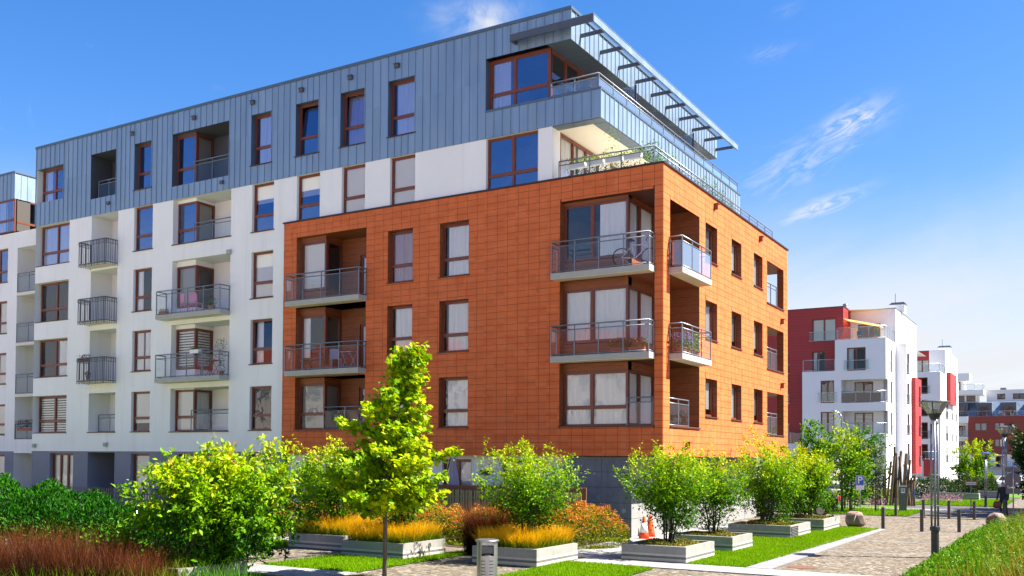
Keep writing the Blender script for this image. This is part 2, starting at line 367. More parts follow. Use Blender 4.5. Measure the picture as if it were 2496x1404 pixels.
# ------------------------------------------------------------------ building parts
def pleat(fr, u0, u1, z0, z1, o, n=None, amp=.05):
    n = n or max(8, int((u1-u0)/.035)); mb = MB(); vs_ = []
    ph = random.random()*6
    for i in range(n+1):
        u = u0+(u1-u0)*i/n; d = amp*math.sin(i*1.12+ph)*(.55+.45*math.sin(i*.31+ph*2))
        vs_ += [fr.p(u, o+d*.7, z1), fr.p(u, o+d, z0)]
    mb.add(vs_, [(2*i, 2*i+1, 2*i+3, 2*i+2) for i in range(n)]); return mb
def window(par, fr, u0, u1, z0, z1, rec=.14, cols=1, rows=(.33,), cur='net', sill=True, fm='frame', fw=.07, room=1.3, pm='pane', name='window', sillout=.05, tilt=False, cfrac=1.0):
    """window part: frame mesh with children pane, sill, curtain, room"""
    mb = MB(); h = z1-z0; w = u1-u0; dp = .07
    if pm == 'pane' and fr.k == 'A' and z0 > 12.9 and not (cur == 'blind' and cfrac > .9): pm = 'pane_up'
    F = lambda a, b, c, d, e=0: fr.box(mb, a, b, -rec-dp, -rec+e, c, d)
    F(u0, u1, z0, z0+fw); F(u0, u1, z1-fw, z1); F(u0, u0+fw, z0+fw, z1-fw); F(u1-fw, u1, z0+fw, z1-fw)
    ub = [u0+fw+(w-2*fw)*i/cols for i in range(cols+1)] if isinstance(cols, int) else [u0+fw]+[u0+w*c for c in cols]+[u1-fw]
    zb = [z0+fw]+[z0+h*r for r in rows]+[z1-fw]
    for z in zb[1:-1]: F(u0+fw, u1-fw, z-.05, z+.05, .012)
    for u in ub[1:-1]: F(u-.05, u+.05, z0+fw, z1-fw, .006)
    # sash bars of the openable (upper) light
    for a, b in zip(ub, ub[1:]):
        a2 = a+(.05 if a > u0+fw+.01 else 0); b2 = b-(.05 if b < u1-fw-.01 else 0); c = zb[-2]+(.05 if len(zb) > 2 else 0); d = zb[-1]; s = .035
        F(a2, b2, c, c+s, -.015); F(a2, b2, d-s, d, -.015); F(a2, a2+s, c+s, d-s, -.015); F(b2-s, b2, c+s, d-s, -.015)
    wo_ = mb.obj(name, M[fm], par)
    for a, b in zip(ub, ub[1:]):
        for i, (c, d) in enumerate(zip(zb, zb[1:])):
            q = MB(); lean = .11 if (tilt and i == len(zb)-2) else 0
            q.quad(fr.p(a, -rec-.04, c), fr.p(b, -rec-.04, c), fr.p(b, -rec-.04-lean, d), fr.p(a, -rec-.04-lean, d)); q.obj('pane', M[pm], wo_)
    if sill:
        s = MB(); fr.box(s, u0-.05, u1+.05, -rec+.002, sillout, z0-.045, z0-.003); s.obj('sill', M['sill'], wo_)
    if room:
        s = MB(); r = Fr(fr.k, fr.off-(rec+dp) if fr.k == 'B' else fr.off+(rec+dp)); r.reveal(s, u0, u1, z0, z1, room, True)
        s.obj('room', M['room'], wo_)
    o = -rec-.105-(.13 if tilt else 0)
    if cur == 'net': pleat(fr, u0+.05+(w*.13 if w < 2 else .03), u1-.05, z0+.03, z1-.03, o).obj('curtain', M['curtain'], wo_, smooth=True)
    elif cur == 'pink': pleat(fr, u0+.05, u1-.05, z0+.03, z1-.03, o).obj('curtain', M['curtain_pink'], wo_, smooth=True)
    elif cur == 'side':
        pleat(fr, u0+.05, u0+w*.34, z0+.03, z1-.03, o).obj('curtain', M['curtain'], wo_, smooth=True)
    elif cur == 'sides':
        pleat(fr, u0+.05, u0+w*.42, z0+.03, z1-.03, o).obj('curtain', M['curtain'], wo_, smooth=True)
        pleat(fr, u0+w*.5, u1-.06, z0+.03, z1-.03, o).obj('curtain', M['curtain'], wo_, smooth=True)
    elif cur == 'right': pleat(fr, u0+w*.55, u1-.05, z0+.03, z1-.03, o).obj('curtain', M['curtain'], wo_, smooth=True)
    elif cur in ('blind', 'grey'):
        s = MB(); fr.quad(s, u0+.06, u1-.06, -rec-.10, z1-.05-(h-.1)*cfrac, z1-.05); s.obj('blind', M['blind' if cur == 'blind' else 'blind_grey'], wo_)
    elif cur == 'zebra':
        s = MB(); z = z0+.06
        while z < z1-.1: fr.quad(s, u0+.06, u1-.06, -rec-.10, z, z+.075); z += .13
        s.obj('blind', M['blind'], wo_)
    elif cur == 'orange': pleat(fr, u0+.02, u0+w*.24, z0+.03, z1-.03, o+.02).obj('curtain', M['orange'], wo_, smooth=True)
    return wo_
def rail_run(par, pts, z0, zr, glass='rail_glass', mid=.17, post=1.05, gap=.08, rm='rail', posts=True, gz1=None):
    """handrail, posts and glass panels along a polyline of (x, y); children of par"""
    hr = MB()
    for a, b in zip(pts, pts[1:]):
        hr.tub((*a, zr), (*b, zr), .028, n=6); hr.tub((*a, zr-mid), (*b, zr-mid), .02, n=6); hr.tub((*a, z0+.03), (*b, z0+.03), .02, n=6)
    hr.obj('handrail', M[rm], par, smooth=True)
    for a, b in zip(pts, pts[1:]):
        L = math.dist(a, b); n = max(1, round(L/post)); A_, B_ = Vector((*a, 0)), Vector((*b, 0))
        for i in range(n+1):
            if i == n and b != pts[-1]: continue
            p = A_.lerp(B_, i/n)
            if posts:
                q = MB(); q.box(p.x-.018, p.x+.018, p.y-.018, p.y+.018, z0-.16, zr); q.obj('post', M[rm], par)
        for i in range(n):
            p, q_ = A_.lerp(B_, (i+.05/L*1.0 if L > .3 else i)/n if i == 0 else i/n), A_.lerp(B_, (i+1)/n)
            g = MB(); d = (q_-p).normalized()*.035; p2, q2 = p+d, q_-d
            g.quad((p2.x, p2.y, z0+.06), (q2.x, q2.y, z0+.06), (q2.x, q2.y, (gz1 or zr-mid)-.02), (p2.x, p2.y, (gz1 or zr-mid)-.02)); g.obj('glass_panel', M[glass], par)
def balcony(par, fr, u0, u1, z, d, zr, inner=0., left=True, right=True, glass='rail_glass'):
    mb = MB(); fr.box(mb, u0, u1, -inner, d, z-.2, z)
    o = mb.obj('balcony', M['slab'], par)
    s = MB(); fr.box(s, u0+.002, u1-.002, -inner+.002, d-.02, z-.215, z-.2005); s.obj('soffit', M['soffit'], o)
    e = d-.03; P = lambda u, o_: fr.p(u, o_, 0)[:2]
    pts = ([P(u0+.03, .03)] if left else [])+[P(u0+.03, e), P(u1-.03, e)]+([P(u1-.03, .03)] if right else [])
    rail_run(o, pts, z+.02, zr, glass)
    return o

# ------------------------------------------------------------------ the main apartment building
AB = thing('apartment_building', 'large apartment block clad in terracotta tiles, white render and grey zinc', 'building', (0, 0, 0))
SILL = {1: 4.0, 2: 7.0, 3: 10.0, 4: 13.05, 5: 16.12}; HEAD = {1: 5.98, 2: 9.03, 3: 12.12, 4: 15.25, 5: 18.46}
FLOOR = {2: 6.52, 3: 9.56, 4: 12.50, 5: 15.6}; RAIL = {2: 7.63, 3: 10.70, 4: 13.75, 5: 16.9}
fA, fB, fW = Fr('A', 0.0), Fr('B', 0.0), Fr('A', .12)
TOP, BOT, LA, LB = 13.15, 2.90, -17.97, 16.29
# openings in the tiled facades
hA = [(-12.12, -10.85, SILL[k], HEAD[k], .3) for k in (1, 2, 3)]+[(-9.5, -8.12, SILL[k], HEAD[k], .3) for k in (1, 2, 3)]
lgA = (-17.2, -13.27); cA = (-4.07, -.37)
hA += [(lgA[0], lgA[1], 4.0, 12.45, 0), (cA[0], cA[1], 4.0, 12.3, 0)]
hB = [(.65, 3.65, 4.0, 12.03, 0), (12.72, 15.56, 3.97, 5.93, 0), (12.72, 15.56, 7.03, 8.98, 0), (12.72, 15.56, 10.08, 12.02, 0)]
for y0, y1 in ((4.36, 5.70), (7.52, 8.85), (10.65, 12.0)):
    hB += [(y0, y1, 4.47, 5.94, .22), (y0, y1, 7.5, 8.98, .22), (y0, y1, 10.55, 12.0, .22)]
# backing walls
mb = MB(); Fr('A', .03).holes(mb, LA+.01, -.03, BOT+.01, TOP-.02, hA, 0); Fr('B', -.03).holes(mb, .03, LB, BOT+.01, TOP-.02, hB, 0)
mb.obj('cladding_backing', M['dark_back'], AB)
for f_, hs_ in ((fA, hA), (fB, hB)):
    for h in hs_:
        if h[4]: mb = MB(); f_.reveal(mb, *h[:4], h[4]); mb.obj('reveal_lining', M['wood'], AB)
# tiles
def tiles(u0, u1, joints, hs):
    out = []; J = [u for u in joints if u0 < u < u1]; J = sorted([u0, u1]+J); g = .006
    for a, b in zip(J, J[1:]):
        for r in range(41):
            c, d = BOT+r*.25, BOT+(r+1)*.25
            rects = [(a, b, c, d)]
            for h in hs:
                nr = []
                for (p, q, s, t_) in rects:
                    if q <= h[0] or p >= h[1] or t_ <= h[2] or s >= h[3]: nr.append((p, q, s, t_)); continue
                    if p < h[0]: nr.append((p, h[0], s, t_))
                    if q > h[1]: nr.append((h[1], q, s, t_))
                    m0, m1 = max(p, h[0]), min(q, h[1])
                    if s < h[2]: nr.append((m0, m1, s, h[2]))
                    if t_ > h[3]: nr.append((m0, m1, h[3], t_))
                rects = nr
            out += [(p+g, q-g, s+g, t_-g) for (p, q, s, t_) in rects if q-p > .05 and t_-s > .05]
    return out
tA = tiles(LA, 0, [-.33-.4625*i for i in range(40)], hA); tB = tiles(0, LB, [.62+.4625*i for i in range(40)], hB)
def tilebox(mb, fr, q, e0=0, e1=0):
    fr.box(mb, q[0], q[1], -.022, random.uniform(-.0015, .0025), q[2], q[3])
tA.sort(key=lambda q: -((q[1]-q[0])*(q[3]-q[2])/math.dist(((q[0]+q[1])/2, 0), (12.5, -31.2))**3))
full = {}
for q in tA[:300]:
    mb = MB(); key = (round(q[1]-q[0], 3), round(q[3]-q[2], 3))
    if key not in full:
        b = MB(); b.box(0, key[0], 0, .022, 0, key[1]); full[key] = b.obj('tile', M['tile'], AB); o = full[key]
    else: o = full[key].copy(); COL.objects.link(o)
    o.location = (q[0], random.uniform(-.0025, .0015), q[2])
mb = MB()
for q in tA[300:]: tilebox(mb, fA, q)
for q in tB: tilebox(mb, fB, (q[0]+(.024 if q[0] < .01 else 0), *q[1:]))
mb.obj('tile_field', M['tile'], AB, kind='stuff')
mb = MB(); mb.box(LA-.05, .05, -.05, .45, TOP, TOP+.06); mb.box(-.45, .051, .45, LB+.05, TOP, TOP+.06); mb.obj('coping', M['coping'], AB)
mb = MB(); mb.box(LA, LA+.03, -.0, .3, BOT, TOP); mb.obj('corner_trim', M['frame'], AB)
# terracotta windows on the shaded face
cur = {(0, 1): 'net', (0, 2): 'net', (0, 3): 'pink', (1, 1): 'net', (1, 2): 'net', (1, 3): 'net'}
for i, (a, b) in enumerate(((-12.12, -10.85), (-9.5, -8.12))):
    for k in (1, 2, 3): window(AB, fA, a, b, SILL[k], HEAD[k], rec=.22, cur=cur[(i, k)])
for j, (y0, y1) in enumerate(((4.36, 5.70), (7.52, 8.85), (10.65, 12.0))):
    for k, (z0, z1) in enumerate(((4.47, 5.94), (7.5, 8.98), (10.55, 12.0))):
        window(AB, fB, y0, y1, z0, z1, rec=.20, rows=(), cur=('blind', 'net', 'grey')[(j+k) % 3], cfrac=.8)
# left loggia column of the terracotta face: glazed bay + recess
def corner_room(x0, x1, y0, y1, z0, z1):
    mb = MB(); mb.quad((x0, y1, z0), (x1, y1, z0), (x1, y1, z1), (x0, y1, z1)); mb.quad((x0, y0, z0), (x0, y1, z0), (x0, y1, z1), (x0, y0, z1))
    mb.quad((x0, y0, z0), (x1, y0, z0), (x1, y1, z0), (x0, y1, z0)); mb.quad((x0, y0, z1), (x1, y0, z1), (x1, y1, z1), (x0, y1, z1)); mb.obj('room', M['room'], AB)
def loggia(fr_off, u0, u1, z0, z1, ret, dep, mt, bay_z, door_z, cur, curR, k, fascia=None, dark=False):
    lf = Fr('A', fr_off); mb = MB(); P = lf.p
    mb.quad(P(u0,0,z0), P(u1,0,z0), P(u1,-dep,z0), P(u0,-dep,z0)); mb.quad(P(u0,0,z1), P(u1,0,z1), P(u1,-dep,z1), P(u0,-dep,z1))
    mb.quad(P(u1,0,z0), P(u1,-dep,z0), P(u1,-dep,z1), P(u1,0,z1)); mb.quad(P(u0,0,z0), P(u0,-.3,z0), P(u0,-.3,z1), P(u0,0,z1))
    du0, du1 = ret+(u1-ret)*.42, u1-.12
    Fr('A', fr_off+dep).holes(mb, ret, u1, z0, z1, [(du0, du1, z0, door_z)], .1)
    bz0, bz1 = bay_z
    # parapet below and lintel above the glazed bay
    if bz0 > z0+.02:
        lf.box(mb, u0, ret, -dep, -.3, z0, bz0-.03)
    corner_room(u0, ret-.02, fr_off+.38, fr_off+dep+.3, bz0, bz1)
    if bz1 < z1-.02: lf.box(mb, u0, ret, -dep, -.27, bz1, z1)
    mb.obj('loggia_lining', mt, AB)
    window(AB, lf, u0+.01, ret, bz0, bz1, rec=.30, cur=cur, rows=(.33,) if bz1-bz0 > 1.9 and k != 'one' else (), sill=False, room=0)
    window(AB, Fr('B', ret), fr_off+.37, fr_off+dep-.02, bz0, bz1, rec=0.0, cur=curR, rows=(), sill=False, room=0)
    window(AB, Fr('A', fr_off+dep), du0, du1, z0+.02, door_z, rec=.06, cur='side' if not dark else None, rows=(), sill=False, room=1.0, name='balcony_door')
for k, (z0, z1, bz0, bz1) in {1: (3.98, 6.25, 4.0, 6.0), 2: (FLOOR[2], 9.33, 7.05, 9.0), 3: (FLOOR[3], 12.45, 10.1, 12.25)}.items():
    loggia(0.0, *lgA, z0, z1, -15.75, 1.35, M['wood'], (bz0, bz1), z0+(2.1 if k > 1 else 1.9), ('grey', 'side', 'blind')[k-1], None if k > 1 else 'grey', 'one' if k > 1 else '', dark=(k < 2))
    if k > 1: balcony(AB, fA, lgA[0]-.18, lgA[1]+.05, FLOOR[k], .52, RAIL[k], inner=.02)
for z in (6.25, 9.33):
    mb = MB(); fA.box(mb, lgA[0], lgA[1], -1.3, -.005, z, z+.08); mb.obj('loggia_lintel', M['wood_trim'], AB)
s = MB(); fA.box(s, lgA[0]-.05, lgA[1]+.05, -.2, .05, 3.94, 3.985); s.obj('sill', M['sill'], AB)
o = link('railing', None, AB); rail_run(o, [(-15.7, .2), (-13.3, .2)], 4.0, 4.95, 'rail_glass')
# corner loggia: bay, return glazing, wooden back wall, pillar
for k, (z0, z1, bz0, bz1) in {1: (3.98, 6.30, 4.0, 6.0), 2: (FLOOR[2], 9.35, 7.05, 9.05), 3: (FLOOR[3], 12.3, 10.1, 12.2)}.items():
    x0, x1, xr, yb = cA[0], 0.0, -1.45, 3.65
    mb = MB()
    mb.quad((x0, 0.03, z0), (-.01, .03, z0), (-.01, yb, z0), (x0, yb, z0)); mb.quad((x0, .03, z1), (-.01, .03, z1), (-.01, yb, z1), (x0, yb, z1))
    mb.quad((x0, 0, z0), (x0, .35, z0), (x0, .35, z1), (x0, 0, z1))
    Fr('B', xr).holes(mb, .3, yb, z0, z1, [(.34, 2.75, bz0, bz1)], .0)
    mb.quad((xr, yb, z0), (0, yb, z0), (0, yb, z1), (xr, yb, z1))
    if bz0 > z0+.02: mb.box(x0, xr, .30, .6, z0, bz0-.03)
    if bz1 < z1-.02: mb.box(x0, xr, .27, .6, bz1, z1)
    mb.obj('loggia_lining', M['wood'], AB)
    window(AB, fA, x0+.01, xr, bz0, bz1, rec=.30, cols=(.45,), rows=(.33,) if k == 1 else (), cur='net' if k < 3 else 'right', sill=False, room=0); corner_room(x0, xr-.02, .38, 2.9, bz0, bz1)
    window(AB, Fr('B', xr), .37, 2.75, bz0, bz1, rec=.0, cols=(.42,), rows=(), cur='net' if k < 3 else 'sides', sill=False, room=0)
    if k > 1:
        balcony(AB, fA, cA[0]-.12, cA[1]+.06, FLOOR[k], .52, RAIL[k], inner=.02)
        balcony(AB, fB, .50, 3.55, FLOOR[k], .52, RAIL[k]-.05, inner=.02, glass='rail_glass_blue' if k == 3 else 'rail_glass')
mb = MB()
mb.box(-.37, -.03, .031, .05, 4, 12.3); mb.box(-.05, -.031, .05, .65, 4, 12.03); mb.box(-.37, -.05, .05, .06, 4, 12.3); mb.box(-.06, -.05, .06, .65, 4, 12.03)
mb.obj('pillar_lining', M['wood'], AB)
for (z) in (6.3, 9.35):
    mb = MB(); mb.box(cA[0], -.012, -.0, .03, z, z+.2); mb.box(-.03, -.0, .66, 3.64, z, z+.2); mb.obj('slab_edge', M['wood_trim'], AB)
s = MB(); fA.box(s, cA[0]-.06, cA[1]+.06, -.25, .05, 3.94, 3.985); s.obj('sill', M['sill'], AB)
s = MB(); fB.box(s, .6, 3.70, -.25, .05, 3.94, 3.985); s.obj('sill', M['sill'], AB)
o = link('railing', None, AB); rail_run(o, [(-1.4, .1), (-.4, .1)], 4.0, 4.98, 'rail_glass', post=.9)
o = link('railing', None, AB); rail_run(o, [(-.1, .68), (-.1, 2.75)], 4.0, 4.98, 'rail_glass', post=1.0)
# far corner loggias (open to the north as well)
for z0, z1 in ((3.97, 5.93), (7.03, 8.98), (10.08, 12.02)):
    mb = MB(); mb.box(-3.0, 0-.03, 12.5, LB, z0-.12, z0-.002); mb.box(-3.0, -.03, 12.5, LB, z1+.002, z1+.12)
    mb.quad((-.02, 12.72, z0), (-3.0, 12.72, z0), (-3.0, 12.72, z1), (-.02, 12.72, z1)); mb.quad((-3, 12.72, z0), (-3, LB, z0), (-3, LB, z1), (-3, 12.72, z1))
    mb.box(-.32, -.03, 15.56, LB-.01, z0, z1)
    mb.obj('loggia_lining', M['wood'], AB)
    s = MB(); fB.box(s, 12.67, 15.6, -.2, .05, z0-.05, z0-.003); s.obj('sill', M['sill'], AB)
    o = link('railing', None, AB); rail_run(o, [(-.12, 12.75), (-.12, 14.7)], z0, z0+1.0, 'rail_glass', post=.95)
# vent hoods on the sunlit face
for y, z in ((5.3, 12.86), (11.45, 12.80), (15.0, 9.5), (15.0, 6.4), (2.2, 3.36), (14.95, 3.36)):
    mb = MB(); mb.box(.0, .19, y-.02, y+.25, z+.06, z+.09); mb.box(.0, .16, y, y+.05, z-.17, z+.06); mb.obj('vent_hood', M['frame'], AB)
# undersides, roof deck, back walls
mb = MB(); mb.quad((LA, 0.03, BOT), (0, .03, BOT), (0, LB, BOT), (LA, LB, BOT)); mb.obj('overhang_soffit', M['soffit'], AB)
mb = MB(); mb.quad((LA, .1, TOP-.03), (-.1, .1, TOP-.03), (-.1, LB, TOP-.03), (LA, LB, TOP-.03)); mb.obj('terrace_deck', M['soffit'], AB)
mb = MB()
Fr('A', LB).holes(mb, -19, -.02, BOT, TOP, [(-2.9, -.33, 3.97, 5.93), (-2.9, -.33, 7.03, 8.98), (-2.9, -.33, 10.08, 12.02)], 0)
mb.quad((-19, LB, 0), (-60, LB, 0), (-60, LB, 19.5), (-19, LB, 19.5)); mb.quad((-36.5, LB, BOT), (-3.7, LB, BOT), (-3.7, LB, 19.5), (-36.5, LB, 19.5)) if False else None
mb.obj('rear_wall', M['white'], AB)

# ------------------------------------------------------------------ white rendered facade
UL = -36.5
wh = []
for k in (1, 2, 3, 4): wh.append((-20.1, -18.74, SILL[k]-.0, HEAD[k], .17))
for a, b in ((-17.35, -16.0), (-14.76, -13.47), (-12.15, -10.85)): wh.append((a, b, TOP+.06, HEAD[4], .17))
wh.append((-7.42, -5.1, 13.2, HEAD[4], .17))
for k in (1, 2, 3, 4): wh.append((-28.33, -26.93, SILL[k], HEAD[k], .17))
bX, aX = (-25.45, -21.46), (-31.7, -29.57)
wh += [(bX[0], bX[1], 3.97, 6.05, 0), (bX[0], bX[1], FLOOR[2], 9.14, 0), (bX[0], bX[1], FLOOR[3], 12.25, 0), (bX[0], bX[1], SILL[4], 15.25, 0)]
wh += [(aX[0], aX[1], 4.0, 6.0, 0), (aX[0], aX[1], FLOOR[2], 9.25, 0), (aX[0], aX[1], FLOOR[3], 12.35, 0), (aX[0], aX[1], FLOOR[4], 15.25, 0)]
bay = (-36.5, -33.55)
for k in (1, 2, 3, 4): wh.append((bay[0]-.01, bay[1], SILL[k]-(.0 if k > 1 else 0), HEAD[k], .0))
mb = MB(); fW.holes(mb, UL, -5.085, 3.0, 15.25, [(LA+.02, .5, 3.0, TOP, 0)]+wh, .17); mb.obj('white_wall', M['white'], AB)
cc = iter(['blind', 'net', None, 'grey', 'blind', 'blind', 'blind', 'net', None])
for k, cu, ti in ((1, None, 0), (2, 'side', 1), (3, 'blind', 1), (4, 'blind', 1)): window(AB, fW, -20.1, -18.74, SILL[k], HEAD[k], cur=cu, tilt=ti, cfrac=.4 if k == 4 else 1)
for (a, b), cu, fr_ in (((-17.35, -16.0), 'blind', .45), ((-14.76, -13.47), 'blind', 1.), ((-12.15, -10.85), 'blind', .95)): window(AB, fW, a, b, TOP+.06, HEAD[4], cur=cu, cfrac=fr_, sill=False, tilt=(a < -17))
window(AB, fW, -7.42, -5.1, 13.2, HEAD[4], cols=2, rows=(.28,), cur=None, sill=False)
for k, cu in ((1, 'blind'), (2, 'sides'), (3, 'side'), (4, None)): window(AB, fW, -28.33, -26.93, SILL[k], HEAD[k], cur=cu, cfrac=.8)
for k, z0, z1, bz, dz, cu, cr in ((1, 3.97, 6.05, (4.0, 6.0), 5.9, 'blind', 'net'), (2, FLOOR[2], 9.14, (7.0, 8.95), 8.6, 'zebra', 'zebra'), (3, FLOOR[3], 12.25, (10.0, 12.0), 11.7, 'grey', None), (4, SILL[4], 15.25, (13.08, 15.1), 14.9, None, 'grey')):
    loggia(.12, *bX, z0, z1, -24.1, 1.4, M['white'], bz, dz, cu, cr, '' if k in (1, 4) else 'one')
    if k in (2, 3): balcony(AB, fW, bX[0]-.4, bX[1]+.02, FLOOR[k], .62, RAIL[k], inner=.02)
    else:
        o = link('railing', None, AB); rail_run(o, [(-24.05, .2), (bX[1]-.02, .2)], z0, z0+1.0 if k == 1 else z0+.9)
s = MB(); fW.box(s, bX[0]-.05, bX[1]+.05, -.25, .05, 3.93, 3.968); fW.box(s, bX[0]-.05, bX[1]+.05, -.25, .05, SILL[4]-.04, SILL[4]-.003); s.obj('sill', M['sill'], AB)
def iron_balcony(u0, u1, z, zr, d):
    mb = MB(); fW.box(mb, u0+.05, u1, -.02, d-.06, z-.16, z); o = mb.obj('balcony', M['soffit'], AB)
    hr = MB(); pts = [fW.p(u0, .02, 0)[:2], fW.p(u0, d, 0)[:2], fW.p(u1, d, 0)[:2], fW.p(u1, .02, 0)[:2]]
    for a, b in zip(pts, pts[1:]):
        for zz_, r in ((zr, .028), (zr-.2, .014), (z-.06, .026)): hr.tub((*a, zz_), (*b, zz_), r, n=6)
    hr.obj('handrail', M['zinc_dark'], o, smooth=True)
    bl = MB()
    for a, b in zip(pts, pts[1:]):
        L = math.dist(a, b); n = int(L/.12)
        for i in range(n+1):
            x, y = a[0]+(b[0]-a[0])*i/n, a[1]+(b[1]-a[1])*i/n
            bl.tub((x, y, z-.2), (x, y, zr), .012 if i % 4 else .022, n=4)
            if i % 2 == 0 and i < n:
                cx, cy = x+(b[0]-a[0])/n, y+(b[1]-a[1])/n
                e = Vector((b[0]-a[0], b[1]-a[1], 0)).normalized()
                ring = [Vector((cx, cy, zr-.1))+e*.055*math.cos(t_)+Vector((0, 0, .07*math.sin(t_))) for t_ in np.linspace(0, 2*math.pi, 9)]
                bl.path(ring, .009, 4)
    bl.obj('balusters', M['zinc_dark'], o)
    return o
for k, z0, z1 in ((1, 4.0, 6.0), (2, FLOOR[2], 9.25), (3, FLOOR[3], 12.35), (4, FLOOR[4], 15.25)):
    mb = MB(); fW.reveal(mb, aX[0], aX[1], z0, z1, 1.25); Fr('A', 1.37).holes(mb, aX[0], aX[1], z0, z1, [(-30.95, -29.95, z0, z0+(2.05 if k > 1 else 1.8))], .1)
    mb.obj('loggia_lining', M['white'], AB)
    window(AB, Fr('A', 1.37), -30.95, -29.95, z0+.01, z0+(2.05 if k > 1 else 1.8), rec=.06, rows=(), cur='zebra' if k == 1 else None, sill=False, name='balcony_door')
    if k > 1: iron_balcony(aX[0]-.02, aX[1]+.0, FLOOR[k]+.12, FLOOR[k]+1.22, .68)
    else: o = link('railing', None, AB); rail_run(o, [(aX[0]+.3, .5), (aX[1], .5)], z0, z0+.9)
s = MB(); fW.box(s, aX[0]-.05, aX[1]+.05, -.2, .05, 3.955, 3.997); s.obj('sill', M['sill'], AB)
# bay with recessed corner windows at the left end
for k in (1, 2, 3, 4):
    mb = MB(); z0, z1 = SILL[k], HEAD[k]
    mb.quad((bay[0], .12, z0), (bay[1], .12, z0), (bay[1], .6, z0), (bay[0], .6, z0)); mb.quad((bay[0], .12, z1), (bay[1], .12, z1), (bay[1], .6, z1), (bay[0], .6, z1))
    mb.quad((bay[1], .12, z0), (bay[1], .6, z0), (bay[1], .6, z1), (bay[1], .12, z1)); mb.obj('window_recess', M['white'], AB)
    window(AB, fW, bay[0]+.12, bay[1], z0, z1, rec=.3, cols=2, rows=(.32,), cur=('zebra', 'right', None, 'net')[k-1], sillout=.03)
mb = MB(); mb.quad((bay[0], .12, 0), (bay[0], 4, 0), (bay[0], 4, 19.5), (bay[0], .12, 19.5)); mb.obj('side_wall', M['white'], AB)
# vent boxes on the white wall
for u, z in ((-21.6, 12.28), (-30.3, 3.35), (-21.75, 3.35), (-36.3, 3.3)):
    mb = MB(); fW.box(mb, u, u+.22, 0, .14, z-.1, z+.1); mb.obj('vent_hood', M['slab'], AB)
# grey ground floor
gh = [(-34.9, -32.9, .3, 2.9, .2), (-31.7, -29.55, 0, 2.95, 1.6), (-28.3, -26.9, .5, 2.9, .2), (-24.8, -21.9, .5, 2.9, .2), (-20.1, -18.7, .5, 2.9, .2)]
mb = MB(); fW.holes(mb, UL, LA+.1, 0, 3.0, gh, .2); Fr('A', 1.72).quad(mb, -31.7, -29.55, 0, 0, 3); mb.obj('ground_floor_wall', M['grey_render'], AB)
s = MB(); fW.box(s, UL, LA, -.01, .02, 2.98, 3.01); s.obj('string_course', M['zinc_trim'], AB)
window(AB, fW, -34.9, -32.9, .3, 2.9, cols=3, rows=(), cur='blind', rec=.18, sill=False)
for a, b in ((-28.3, -26.9), (-24.8, -21.9), (-20.1, -18.7)): window(AB, fW, a, b, .5, 2.9, cols=1 if b-a < 2 else 2, rows=(), cur='blind', rec=.18)
# ground floor below the terracotta: render, glazing and cast concrete
fG = Fr('A', .35)
gh2 = [(-16.9, -14.6, .1, 2.75, .15), (-12.6, -10.4, .1, 2.75, .15), (-9.55, -8.15, .1, 2.75, .15), (-6.75, -4.9, .1, 2.75, .15)]
mb = MB(); fG.holes(mb, LA, -4.0, 0, BOT, gh2, .15); mb.obj('ground_floor_wall', M['white'], AB)
for (a, b, c, d, _), cu in zip(gh2, ('blind', None, 'blind', 'blind')): window(AB, fG, a, b, c, d, cols=2, rows=(), cur=cu, sill=False, rec=.12)
mb = MB(); fG.box(mb, -7.65, -7.3, 0, .16, 2.15, 2.35); mb.obj('wall_lamp', M['dark_steel'], AB)
pz = [0, .35, .90, 1.45, 2.0, 2.55, 2.88]; pz = [2.88-.55*i for i in range(5)]+[0]
pz = sorted(pz)
xs = [-4.0, -3.65, -2.42, -1.24]
mb = MB(); mb.box(-4.0, -1.26, .19, .5, 0, BOT-.01); mb.box(-1.5, -1.28, .19, 15.0, 0, BOT-.01); mb.obj('base_core', M['dark_back'], AB)
for a, b in zip(xs, xs[1:]):
    for c, d in zip(pz, pz[1:]):
        q = MB(); q.box(a+.006, b-.006, .15+random.uniform(0, .006), .19, c+.006, d-.006); q.obj('concrete_panel', M['conc_dark'], AB)
ys = [.15, 1.38, 2.62, 3.45, 4.7, 5.95, 7.2, 8.45, 9.7, 10.9, 12.1, 13.3, 14.5, 15.2]
for i, (a, b) in enumerate(zip(ys, ys[1:])):
    for c, d in zip(pz, pz[1:]):
        rc = .12 if i == 2 else 0
        q = MB(); q.box(-1.28, -1.24-rc-random.uniform(0, .005), a+.006, b-.006, c+.006, d-.006) if not rc else q.box(-1.4, -1.275, a, b, c, d); q.obj('concrete_panel', M['conc_light'], AB)
mb = MB(); mb.box(-1.24, -1.0, 3.30, 3.46, 0, BOT-.01); mb.obj('pier', M['conc_light'], AB)
mb = MB(); mb.box(-.9, -.55, 15.6, 16.1, 0, BOT); mb.obj('pillar', M['conc_light'], AB)
